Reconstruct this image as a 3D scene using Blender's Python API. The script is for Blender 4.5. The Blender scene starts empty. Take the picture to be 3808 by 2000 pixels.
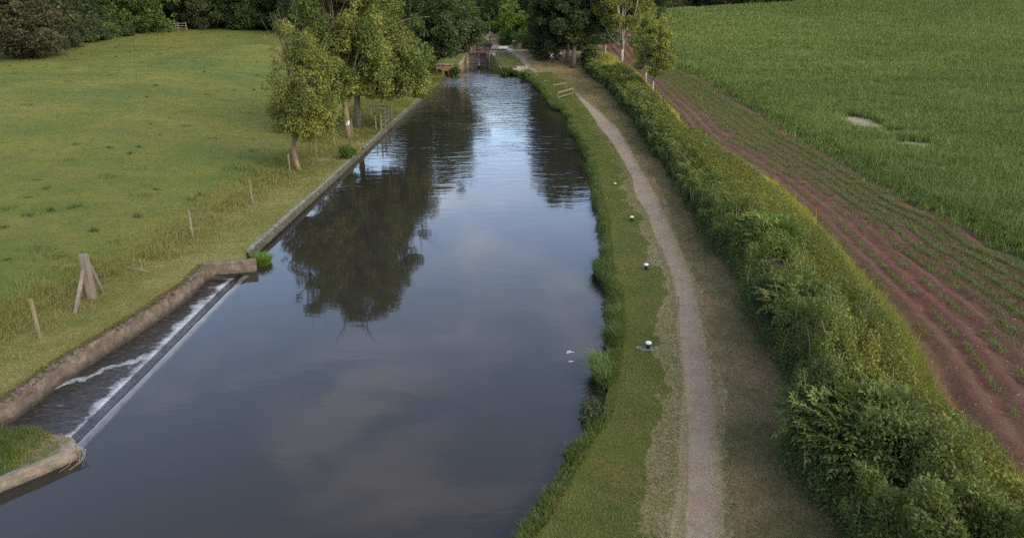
import bpy, math, random
import numpy as np
from mathutils import Vector, Matrix
rad = math.radians
scn = bpy.context.scene
COL = scn.collection
rng = np.random.default_rng(7)
random.seed(7)

# ------------------------------------------------------------------ camera model (photo is 3808 x 2000)
F = 2661.0; CX = 1904.0; CY = 1000.0; H = 9.2
PITCH = math.atan((CY - 15.0) / F)
CP, SP = math.cos(PITCH), math.sin(PITCH)

def ray(sx, sy):
    a = (sx - CX) / F; b = -(sy - CY) / F
    return np.array([a, CP + b * SP, -SP + b * CP])

def at(sx, sy, z=0.0):
    d = ray(sx, sy); t = (z - H) / d[2]
    return np.array([d[0] * t, d[1] * t, z])

def ss(a, b, x):
    t = np.clip((np.asarray(x, float) - a) / (b - a), 0, 1)
    return t * t * (3 - 2 * t)

def hash2(ix, iy, seed):
    n = (ix.astype(np.int64) * 374761393 + iy.astype(np.int64) * 668265263 + seed * 1442695041) & 0x7fffffff
    n = ((n ^ (n >> 13)) * 1274126177) & 0x7fffffff
    return ((n ^ (n >> 16)) & 0xffff) / 65535.0

def vnoise(x, y, seed=0):
    x = np.asarray(x, float); y = np.asarray(y, float)
    ix = np.floor(x); iy = np.floor(y); fx = x - ix; fy = y - iy
    fx = fx * fx * (3 - 2 * fx); fy = fy * fy * (3 - 2 * fy)
    a = hash2(ix, iy, seed); b = hash2(ix + 1, iy, seed); c = hash2(ix, iy + 1, seed); d = hash2(ix + 1, iy + 1, seed)
    return (a * (1 - fx) + b * fx) * (1 - fy) + (c * (1 - fx) + d * fx) * fy

def fbm(x, y, seed=0, o=3):
    v = 0; a = .5; s = 0
    for k in range(o):
        v = v + a * vnoise(x * 2 ** k, y * 2 ** k, seed + k); s += a; a *= .5
    return v / s

# ------------------------------------------------------------------ traced lines -> world curves X(Y)
def curve(pts, z):
    w = np.array([at(x, y, z) for x, y in pts]); w = w[np.argsort(w[:, 1])]
    return lambda Y: np.interp(Y, w[:, 1], w[:, 0])

GP0 = at(1744, 256, 0); GP1 = at(1818, 256, 0); GX0, GX1, GY = float(GP0[0]), float(GP1[0]), float(GP0[1])
GYE = GY + 22.7
R_PIX = [(1840, 2250), (1905, 2090), (1950, 2000), (1989, 1966), (2036, 1868), (2105, 1768), (2140, 1691), (2190, 1626), (2225, 1570), (2243, 1478), (2262, 1390),
         (2276, 1300), (2285, 1200), (2280, 1101), (2254, 1060), (2250, 999), (2243, 910), (2237, 822), (2216, 746), (2206, 680),
         (2197, 610), (2183, 580), (2165, 535), (2133, 500), (2119, 450), (2092, 412), (2052, 385), (2032, 365), (2012, 338), (1982, 310), (1945, 290), (1905, 280), (1866, 273)]
_w = np.array([at(x, y, 0.0) for x, y in R_PIX])
_w = np.vstack([_w, [[GX1, GY - .2, 0], [GX1, GYE, 0], [GX1, GYE + 6.5, 0], [(GX0 + GX1) / 2 + .4, GYE + 9.5, 0], [(GX0 + GX1) / 2 + .4, 400, 0]]])
_w = np.vstack([[[-2.5, -40, 0], [-1.6, 6, 0]], _w]); _w = _w[np.argsort(_w[:, 1])]
Rf = lambda Y: np.interp(Y, _w[:, 1], _w[:, 0])
Y_JOG = at(755, 984, .4)[1]; Y_J2 = at(947, 968, .42)[1]
L_PTS = [(-60, -40), (-60, 5), (-20, 9), (-19, 14.0), (-12.3, 14.3)] + [tuple(at(x, y, .38)[:2]) for x, y in ((40, 1470), (228, 1337), (528, 1158), (700, 1044))] + [(at(757, 984, .38)[0], Y_JOG + .1), (-9.98, Y_J2 + .12)]
L_PTS += [(-9.75, 40.0), (-9.6, 52.0), (-9.3, 70.0), (-8.9, 86.0), (-8.7, 93.0), (-9.2, 97.0)] + [tuple(at(x, y, 0)[:2]) for x, y in ((1632, 283), (1630, 275))] + [tuple(at(1690, 274, 0)[:2]), tuple(at(1716, 267, 0)[:2]), (GX0, GY - .2), (GX0, GYE), (GX0, GYE + 6.5), ((GX0 + GX1) / 2 - .4, GYE + 9.5), ((GX0 + GX1) / 2 - .4, 400)]
_l = np.array(L_PTS); _l = _l[np.argsort(_l[:, 1], kind='stable')]
Lf = lambda Y: np.interp(Y, _l[:, 1], _l[:, 0])
LcF = lambda Y: np.where(np.asarray(Y) < Y_J2 + .1, np.minimum(-10.9, np.maximum(Lf(Y), -12.3)), Lf(Y))

def hfun(X, Y):
    """ground height outside the canal"""
    X = np.asarray(X, float); Y = np.asarray(Y, float)
    base = 0.36 + 1.89 * ss(GY - 11, GY + .5, Y)
    L = Lf(Y); Lc = LcF(Y)
    d = Lc - 3.0 - X
    left = .46 + .036 * np.clip(Y - 12, 0, 140) + .5 * (fbm(X * .03, Y * .03, 3) - .5) * ss(5, 40, d)
    zl = base + (left - base) * ss(0, 26, d) + .10 * ss(0, 2.5, d)
    g = 5.4 * (np.clip(Y - 50, 0, 140) / 140) ** 2 - .05 * np.clip(Y - 192, 0, 400)
    field = .62 + .055 * (np.clip(X, 0, 150) - 13) + g
    zr = base - .08 + .16 * ss(0, 5, X - Rf(Y))
    zr = zr + (field - zr) * ss(9, 14, X)
    z = np.where(X < (L + Rf(Y)) / 2, zl, zr)
    return z + .05 * (fbm(X * .7, Y * .7, 11) - .5)

def hit(sx, sy, lift=0.0):
    d = ray(sx, sy); t = 8.0; prev = t
    for i in range(3000):
        p = d * t
        if H + p[2] < float(hfun(p[0], p[1])) + lift:
            lo, hi = prev, t
            for k in range(20):
                m = .5 * (lo + hi); p = d * m
                if H + p[2] < float(hfun(p[0], p[1])) + lift: hi = m
                else: lo = m
            p = d * hi
            return np.array([p[0], p[1], H + p[2]])
        prev = t; t *= 1.006
        if t > 600: break
    p = d * 200
    return np.array([p[0], p[1], float(hfun(p[0], p[1]))])

def hcurve(pts, lift=0.0, ends=None):
    w = np.array([hit(x, y, lift) for x, y in pts])
    if ends is not None: w = np.vstack([w, ends])
    w = w[np.argsort(w[:, 1])]
    return lambda Y: np.interp(Y, w[:, 1], w[:, 0])

PATH = [(2000, 2545, 2675), (1791, 2562, 2669), (1614, 2562, 2651), (1437, 2550, 2639), (1200, 2527, 2598), (1132, 2514, 2581), (1044, 2508, 2565), (955, 2472, 2530),
        (866, 2432, 2494), (800, 2405, 2463), (733, 2372, 2437), (667, 2339, 2401), (588, 2292, 2354), (530, 2257, 2327), (472, 2214, 2288), (417, 2180, 2230),
        (375, 2148, 2180), (347, 2129, 2148), (310, 2060, 2078), (285, 2010, 2030), (268, 1984, 1998), (246, 1954, 1974), (212, 1922, 1946), (197, 1894, 1919), (186, 1860, 1882), (165, 1821, 1848), (140, 1793, 1813)]
PLf = hcurve([(a, y) for y, a, b in PATH], 0, [[3.9, 2, 0], [3.7, -30, 0], [-6, 170, 0], [-6, 400, 0]])
PRf = hcurve([(b, y) for y, a, b in PATH], 0, [[4.75, 2, 0], [4.6, -30, 0], [-4.8, 170, 0], [-4.8, 400, 0]])
DRYf = hcurve([(2400, 2000), (2445, 1791), (2456, 1614), (2476, 1437), (2462, 1200), (2481, 1132), (2454, 1044), (2432, 955), (2392, 866), (2376, 800), (2330, 733), (2324, 667), (2285, 588), (2252, 530), (2205, 472), (2172, 417), (2140, 375)], 0, [[3.0, 3, 0], [2.8, -30, 0], [6.2, 88, 0], [-8, 170, 0], [-8, 400, 0]])
HL_PIX = [(2168, 223), (2195, 281), (2241, 312), (2288, 363), (2311, 405), (2358, 448), (2377, 495), (2424, 561), (2463, 605), (2498, 665), (2521, 710), (2592, 848), (2640, 933),
          (2698, 985), (2734, 1060), (2765, 1163), (2822, 1235), (2880, 1366), (2939, 1433), (2950, 1632), (2960, 1740), (3012, 1832), (3092, 2000)]
HLf = hcurve(HL_PIX, 0.1, [[6.3, 5, 0], [6.6, -30, 0], [11.5, 112, 0], [12, 135, 0], [12, 400, 0]])
SE_PIX = [(2440, 335), (2502, 394), (2540, 452), (2579, 487), (2657, 516), (2715, 557), (2814, 603), (2898, 658), (3000, 742), (3048, 806), (3136, 895), (3207, 984), (3314, 1098), (3402, 1220), (3450, 1330), (3465, 1379), (3545, 1512), (3698, 1652), (3808, 1719)]
SEf = hcurve(SE_PIX, 0.75, [[9.3, 6, 0], [9.3, -30, 0], [14.5, 80, 0], [15, 110, 0], [16, 140, 0], [16, 400, 0]])
CE_PIX = [(2500, 248), (2626, 297), (2707, 357), (2832, 425), (2966, 512), (3095, 574), (3250, 673), (3402, 765), (3580, 830), (3698, 919), (3808, 955)]
CEf = hcurve(CE_PIX, 0, [[18.2, 18, 0], [17.6, -30, 0], [25.5, 120, 0], [27, 140, 0], [27, 400, 0]])
BARE = []
for p_, q_, hw_ in (((3140, 432), (3268, 496), 1.1), ((3298, 494), (3346, 512), .95), ((3376, 528), (3440, 560), 1.15)):
    a_, b_ = hit(*p_), hit(*q_); BARE.append(((a_ + b_) / 2, math.hypot(b_[0] - a_[0], b_[1] - a_[1]) / 2, hw_, math.atan2(b_[1] - a_[1], b_[0] - a_[0])))

def bare_mask(X, Y):
    m = np.zeros_like(X)
    for c, a, b, th in BARE:
        dx, dy = X - c[0], Y - c[1]; u = dx * math.cos(th) - dy * math.sin(th) * -1; 
        u = dx * math.cos(th) + dy * math.sin(th); v = -dx * math.sin(th) + dy * math.cos(th)
        r = (u / a) ** 2 + (v / b) ** 2 + 1.3 * (fbm(X * 1.1, Y * .8, 5) - .5)
        m = np.maximum(m, 1 - ss(.7, 1.15, r))
    return m

# ------------------------------------------------------------------ helpers: objects
def tag(o, label=None, cat=None, group=None, kind=None):
    if label: o['label'] = label
    if cat: o['category'] = cat
    if group: o['group'] = group
    if kind: o['kind'] = kind
    return o

def empty(name, loc, label, cat, group=None):
    o = bpy.data.objects.new(name, None); COL.objects.link(o)
    o.location = tuple(float(v) for v in loc); o.empty_display_size = .3
    return tag(o, label, cat, group)

def link(name, me, mat=None, parent=None, world=True):
    o = bpy.data.objects.new(name, me); COL.objects.link(o)
    if mat: me.materials.append(mat)
    if parent:
        o.parent = parent
        if world:
            off = Vector((0, 0, 0)); p = parent
            while p: off += p.location + p.matrix_parent_inverse.translation; p = p.parent
            o.matrix_parent_inverse = Matrix.Translation(-off)
    return o

def npmesh(name, V, Fq=None, Ft=None, col=None, smooth=False):
    """fast mesh from numpy: V (n,3), quads (m,4), tris (k,3), point colours (n,3)"""
    me = bpy.data.meshes.new(name)
    V = np.asarray(V, np.float32)
    me.vertices.add(len(V)); me.vertices.foreach_set('co', V.ravel())
    loops = []; starts = []; tot = 0
    for A, k in ((Fq, 4), (Ft, 3)):
        if A is not None and len(A):
            A = np.asarray(A, np.int32); loops.append(A.ravel()); starts.append(tot + np.arange(len(A)) * k); tot += A.size
    loops = np.concatenate(loops); starts = np.concatenate(starts).astype(np.int32)
    me.loops.add(len(loops)); me.loops.foreach_set('vertex_index', loops)
    me.polygons.add(len(starts)); me.polygons.foreach_set('loop_start', starts)
    me.update(calc_edges=True)
    if smooth: me.polygons.foreach_set('use_smooth', np.ones(len(starts), bool))
    if col is not None:
        ca = me.color_attributes.new('col', 'FLOAT_COLOR', 'POINT')
        c4 = np.ones((len(V), 4), np.float32); c4[:, :3] = col
        ca.data.foreach_set('color', c4.ravel())
    return me

class MB:
    def __init__(s): s.v = []; s.f = []
    def add(s, V, Fs):
        o = len(s.v); s.v += [tuple(map(float, p)) for p in V]; s.f += [tuple(i + o for i in f) for f in Fs]; return s
    def box(s, c, size, rz=0.0, tilt=None, ch=0.0):
        a, b, h = [q / 2 for q in size]; ch = min(ch, a * .6, b * .6, h * .6)
        M = Matrix.Rotation(rz, 3, 'Z')
        if tilt: M = M @ Matrix.Rotation(tilt[0], 3, 'X') @ Matrix.Rotation(tilt[1], 3, 'Y')
        if ch <= 0:
            V = [(x, y, z) for z in (-h, h) for x, y in ((-a, -b), (a, -b), (a, b), (-a, b))]
            Fs = [(3, 2, 1, 0), (4, 5, 6, 7), (0, 1, 5, 4), (1, 2, 6, 5), (2, 3, 7, 6), (3, 0, 4, 7)]
        else:
            V = []
            for z, i in ((-h, ch), (-h + ch, 0), (h - ch, 0), (h, ch)):
                V += [(-a + i, -b + i, z), (a - i, -b + i, z), (a - i, b - i, z), (-a + i, b - i, z)]
            Fs = [(3, 2, 1, 0), (12, 13, 14, 15)]
            for k in range(3):
                for j in range(4):
                    Fs.append((4 * k + j, 4 * k + (j + 1) % 4, 4 * k + 4 + (j + 1) % 4, 4 * k + 4 + j))
        return s.add([Vector(c) + M @ Vector(p) for p in V], Fs)
    def bar(s, p0, p1, w, h, up=(0, 0, 1), ch=0.0):
        p0 = Vector(p0); p1 = Vector(p1); d = (p1 - p0); Ln = d.length; d.normalize()
        side = d.cross(Vector(up))
        if side.length < 1e-3: side = d.cross(Vector((0, 1, 0)))
        side.normalize(); u = side.cross(d)
        V = []
        c = min(ch, w * .3, h * .3)
        prof = [(-w / 2, -h / 2), (w / 2, -h / 2), (w / 2, h / 2), (-w / 2, h / 2)] if c <= 0 else \
            [(-w / 2 + c, -h / 2), (w / 2 - c, -h / 2), (w / 2, -h / 2 + c), (w / 2, h / 2 - c), (w / 2 - c, h / 2), (-w / 2 + c, h / 2), (-w / 2, h / 2 - c), (-w / 2, -h / 2 + c)]
        n = len(prof)
        for q in (p0, p1): V += [q + side * a + u * b for a, b in prof]
        Fs = [tuple(range(n - 1, -1, -1)), tuple(range(n, 2 * n))] + [(i, (i + 1) % n, n + (i + 1) % n, n + i) for i in range(n)]
        return s.add(V, Fs)
    def tube(s, pts, rr, n=7, cap=True):
        pts = [Vector(p) for p in pts]; V = []; Fs = []
        prev = None
        for i, p in enumerate(pts):
            d = (pts[min(i + 1, len(pts) - 1)] - pts[max(i - 1, 0)]).normalized()
            a = d.cross(Vector((1, 0, 0)) if prev is None and abs(d.x) < .8 else (Vector((0, 1, 0)) if prev is None else prev))
            if prev is not None: a = prev - d * prev.dot(d)
            a.normalize(); prev = a; b = d.cross(a)
            for k in range(n):
                t = 2 * math.pi * k / n; V.append(p + (a * math.cos(t) + b * math.sin(t)) * rr[i])
        for i in range(len(pts) - 1):
            for k in range(n): Fs.append((i * n + k, i * n + (k + 1) % n, (i + 1) * n + (k + 1) % n, (i + 1) * n + k))
        if cap: Fs += [tuple(range(n - 1, -1, -1)), tuple((len(pts) - 1) * n + k for k in range(n))]
        return s.add(V, Fs)
    def lathe(s, c, prof, n=20):
        V = []; Fs = []
        for r, z in prof:
            for k in range(n):
                t = 2 * math.pi * k / n; V.append((c[0] + r * math.cos(t), c[1] + r * math.sin(t), c[2] + z))
        for i in range(len(prof) - 1):
            for k in range(n): Fs.append((i * n + k, i * n + (k + 1) % n, (i + 1) * n + (k + 1) % n, (i + 1) * n + k))
        Fs += [tuple(range(n - 1, -1, -1)), tuple((len(prof) - 1) * n + k for k in range(n))]
        return s.add(V, Fs)
    def prism(s, poly, z0, z1):
        n = len(poly)
        z0 = [z0] * n if np.isscalar(z0) else z0; z1 = [z1] * n if np.isscalar(z1) else z1
        V = [(p[0], p[1], z) for p, z in zip(poly, z0)] + [(p[0], p[1], z) for p, z in zip(poly, z1)]
        return s.add(V, [tuple(range(n - 1, -1, -1)), tuple(range(n, 2 * n))] + [(i, (i + 1) % n, n + (i + 1) % n, n + i) for i in range(n)])
    def build(s, name, mat, parent=None, smooth=False, jit=0.0, world=True):
        me = bpy.data.meshes.new(name); V = s.v
        if jit: V = [(x + random.uniform(-jit, jit), y + random.uniform(-jit, jit), z + random.uniform(-jit, jit)) for x, y, z in V]
        me.from_pydata(V, [], s.f); me.update()
        if smooth: me.polygons.foreach_set('use_smooth', [True] * len(me.polygons))
        return link(name, me, mat, parent, world)

# ------------------------------------------------------------------ materials
class NT:
    def __init__(s, name):
        s.m = bpy.data.materials.new(name); s.m.use_nodes = True; s.t = s.m.node_tree; s.t.nodes.clear()
        s.out = s.n('ShaderNodeOutputMaterial')
    def n(s, ty, **kw):
        x = s.t.nodes.new(ty)
        for k, v in kw.items(): setattr(x, k, v)
        return x
    def l(s, a, b): s.t.links.new(a, b)
    def val(s, sock, v):
        if hasattr(v, 'is_output') or isinstance(v, bpy.types.NodeSocket): s.l(v, sock)
        else: sock.default_value = v
    def pos(s): return s.n('ShaderNodeNewGeometry').outputs['Position']
    def mapped(s, vec, scale=(1, 1, 1), rot=(0, 0, 0), loc=(0, 0, 0)):
        m = s.n('ShaderNodeMapping'); s.l(vec, m.inputs['Vector']); m.inputs['Scale'].default_value = scale
        m.inputs['Rotation'].default_value = rot; m.inputs['Location'].default_value = loc; return m.outputs[0]
    def noise(s, vec, scale, detail=4, rough=.55, dist=0.0):
        x = s.n('ShaderNodeTexNoise'); s.l(vec, x.inputs['Vector']); x.inputs['Scale'].default_value = scale
        x.inputs['Detail'].default_value = detail; x.inputs['Roughness'].default_value = rough; x.inputs['Distortion'].default_value = dist
        return x.outputs['Fac']
    def ramp(s, fac, stops, interp='LINEAR'):
        r = s.n('ShaderNodeValToRGB'); s.l(fac, r.inputs[0]); e = r.color_ramp.elements; r.color_ramp.interpolation = interp
        while len(e) < len(stops): e.new(.5)
        for i, (p, c) in enumerate(stops):
            e[i].position = p; e[i].color = (c, c, c, 1) if np.isscalar(c) else (*c, 1)
        return r.outputs[0]
    def mix(s, f, a, b, mode='MIX'):
        m = s.n('ShaderNodeMix', data_type='RGBA', blend_type=mode); s.val(m.inputs[0], f)
        for sock, v in ((m.inputs[6], a), (m.inputs[7], b)):
            if isinstance(v, bpy.types.NodeSocket): s.l(v, sock)
            else: sock.default_value = (*v, 1)
        return m.outputs[2]
    def math(s, op, a, b=0.0, clamp=False):
        m = s.n('ShaderNodeMath', operation=op, use_clamp=clamp); s.val(m.inputs[0], a); s.val(m.inputs[1], b); return m.outputs[0]
    def bump(s, h, strength=.5, dist=.05, normal=None):
        b = s.n('ShaderNodeBump'); s.l(h, b.inputs['Height']); s.val(b.inputs['Strength'], strength); b.inputs['Distance'].default_value = dist
        if normal is not None: s.l(normal, b.inputs['Normal'])
        return b.outputs[0]
    def pbsdf(s, color, rough=.8, normal=None, spec=.3, **kw):
        p = s.n('ShaderNodeBsdfPrincipled'); s.val(p.inputs['Base Color'], color if isinstance(color, bpy.types.NodeSocket) else (*color, 1))
        s.val(p.inputs['Roughness'], rough); s.val(p.inputs['Specular IOR Level'], spec)
        if normal is not None: s.l(normal, p.inputs['Normal'])
        for k, v in kw.items(): s.val(p.inputs[k], v)
        return p
    def done(s, sh): s.l(sh if isinstance(sh, bpy.types.NodeSocket) else sh.outputs[0], s.out.inputs[0]); return s.m

def foliage_mat(name, trans=.3, rough=.65, spec=.12):
    n = NT(name); a = n.n('ShaderNodeAttribute', attribute_name='col')
    p = n.pbsdf(a.outputs['Color'], rough, spec=spec)
    t = n.n('ShaderNodeBsdfTranslucent'); n.l(n.mix(.35, a.outputs['Color'], (.20, .24, .03)), t.inputs[0])
    m = n.n('ShaderNodeMixShader'); m.inputs[0].default_value = trans; n.l(p.outputs[0], m.inputs[1]); n.l(t.outputs[0], m.inputs[2])
    return n.done(m)

def speckle_mat(name, stops, scale=6, rough=.85, bump=.4, bscale=40, stretch=(1, 1, 1), spec=.25):
    n = NT(name); p = n.n('ShaderNodeTexCoord').outputs['Object'] if False else n.pos()
    v = n.mapped(p, stretch)
    a = n.noise(v, scale, 6, .65); b = n.noise(v, bscale, 3, .6)
    c = n.ramp(n.math('ADD', n.math('MULTIPLY', a, .7), n.math('MULTIPLY', b, .3)), stops)
    return n.done(n.pbsdf(c, rough, n.bump(b, bump, .02), spec))

M = {}
M['leaf'] = foliage_mat('leaf_green')
M['grass'] = foliage_mat('grass_blade', .35, .65, .15)
M['timber'] = speckle_mat('weathered_timber', [(.3, (.07, .058, .040)), (.5, (.12, .10, .07)), (.7, (.18, .15, .11))], 8, .85, .5, 60, (1, 1, .15))
M['post'] = speckle_mat('fence_timber', [(.3, (.075, .062, .035)), (.5, (.13, .105, .06)), (.7, (.19, .155, .095))], 9, .85, .5, 70, (1, 1, .15))
M['wire'] = speckle_mat('galvanised_wire', [(.3, (.11, .11, .085)), (.7, (.19, .19, .15))], 20, .6)
M['bark'] = speckle_mat('brown_bark', [(.3, (.045, .035, .026)), (.5, (.095, .075, .055)), (.72, (.17, .14, .105))], 7, .9, .9, 30, (1, 1, .3))
M['bark_red'] = speckle_mat('orange_willow_bark', [(.3, (.07, .045, .028)), (.5, (.14, .09, .055)), (.72, (.22, .15, .10))], 6, .9, .9, 30, (1, 1, .3))
M['bark_pale'] = speckle_mat('pale_bark', [(.28, (.12, .10, .07)), (.45, (.24, .205, .15)), (.7, (.35, .31, .24))], 5, .85, .5, 25, (1, 1, .35))
M['white'] = speckle_mat('white_paint', [(.3, (.2, .19, .17)), (.45, (.38, .37, .35)), (.7, (.5, .5, .48))], 9, .6)
M['black'] = speckle_mat('black_paint', [(.3, (.012, .012, .012)), (.7, (.035, .034, .032))], 9, .5)
M['lockwood'] = speckle_mat('wet_lock_timber', [(.3, (.03, .022, .016)), (.5, (.075, .055, .04)), (.72, (.14, .11, .085))], 4, .7, .6, 25, (1, 1, .2))
M['skin'] = speckle_mat('skin', [(.3, (.42, .24, .17)), (.7, (.52, .31, .22))], 8, .6, .05)
M['shirt'] = speckle_mat('white_cotton', [(.3, (.66, .66, .64)), (.7, (.78, .78, .76))], 12, .9, .2)
M['trousers'] = speckle_mat('pale_trousers', [(.3, (.40, .38, .33)), (.7, (.5, .48, .42))], 12, .9, .2)
M['jeans'] = speckle_mat('dark_trousers', [(.3, (.03, .035, .05)), (.7, (.06, .07, .09))], 12, .9, .2)
M['hair'] = speckle_mat('dark_hair', [(.3, (.015, .012, .01)), (.7, (.05, .038, .028))], 30, .7, .4)
M['scum'] = speckle_mat('floating_scum', [(.3, (.16, .16, .16)), (.7, (.30, .30, .30))], 20, .8)

def stone_mat(name, stops, wet=None, moss=.35, brick=None):
    n = NT(name); p = n.pos()
    a = n.noise(p, 3.2, 6, .68); b = n.noise(p, 22, 4, .7)
    c = n.ramp(n.math('ADD', n.math('MULTIPLY', a, .6), n.math('MULTIPLY', b, .4)), stops)
    h = b
    if brick:
        br = n.n('ShaderNodeTexBrick'); xyz = n.n('ShaderNodeSeparateXYZ'); n.l(p, xyz.inputs[0])
        cb = n.n('ShaderNodeCombineXYZ'); n.l(n.math('ADD', xyz.outputs[0], n.math('MULTIPLY', xyz.outputs[1], .8)), cb.inputs[0]); n.l(xyz.outputs[2], cb.inputs[1])
        n.l(cb.outputs[0], br.inputs['Vector']); br.inputs['Scale'].default_value = 1.0; br.inputs['Brick Width'].default_value = brick[0]
        br.inputs['Row Height'].default_value = brick[1]; br.inputs['Mortar Size'].default_value = brick[1] * .07
        br.inputs['Color1'].default_value = (1, 1, 1, 1); br.inputs['Color2'].default_value = (.62, .6, .6, 1); br.inputs['Mortar'].default_value = (.55, .53, .5, 1)
        c = n.mix(.8, c, br.outputs['Color'], 'MULTIPLY')
    m = n.ramp(n.noise(p, 5.5, 5, .7), [(.5, 0.0), (.62, 1.0)])
    c = n.mix(n.math('MULTIPLY', m, moss), c, (.035, .045, .015))
    if wet is not None:       # wet, algae-dark band just above the water line
        xyz = n.n('ShaderNodeSeparateXYZ'); n.l(p, xyz.inputs[0])
        z = n.math('ADD', xyz.outputs[2], n.math('MULTIPLY', n.noise(p, 4, 4), .16))
        w = n.n('ShaderNodeMapRange'); n.l(z, w.inputs[0]); w.inputs[1].default_value = wet + .02; w.inputs[2].default_value = wet + .2; w.inputs[3].default_value = 1; w.inputs[4].default_value = 0
        c = n.mix(n.math('MULTIPLY', w.outputs[0], .85), c, (.022, .018, .012))
    return n.done(n.pbsdf(c, .85, n.bump(h, .7, .03), .25))
M['wall'] = stone_mat('old_concrete', [(.3, (.045, .031, .022)), (.5, (.095, .068, .05)), (.68, (.18, .14, .108))], -.07, .55)
M['spit'] = stone_mat('pale_old_concrete', [(.3, (.062, .048, .034)), (.5, (.12, .095, .068)), (.68, (.22, .18, .13))], -.02, .25)
M['coping'] = stone_mat('grey_coping', [(.3, (.05, .048, .038)), (.5, (.11, .105, .085)), (.68, (.20, .19, .16))], None, .7)
M['piling'] = stone_mat('mossy_piling', [(.3, (.018, .018, .012)), (.5, (.05, .048, .035)), (.7, (.14, .135, .11))], -.02, .6)
M['brick'] = stone_mat('lock_brick', [(.3, (.15, .085, .06)), (.5, (.24, .15, .11)), (.68, (.34, .25, .19))], 0.0, .2, (.5, .22))
M['brick_orange'] = stone_mat('orange_brick', [(.3, (.24, .13, .06)), (.5, (.34, .20, .10)), (.68, (.42, .28, .16))], 0.0, .15, (.4, .15))
M['lockstone'] = stone_mat('lock_stone', [(.3, (.16, .12, .095)), (.5, (.27, .215, .175)), (.68, (.36, .30, .25))], 0.0, .2, (.9, .4))
M['dark'] = speckle_mat('hole_shade_paint', [(.3, (.004, .004, .004)), (.7, (.01, .01, .01))], 5)  # near-black paint for the shade inside the outfall holes
M['straw'] = speckle_mat('dry_twig', [(.3, (.13, .105, .065)), (.7, (.24, .20, .14))], 30)

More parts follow.
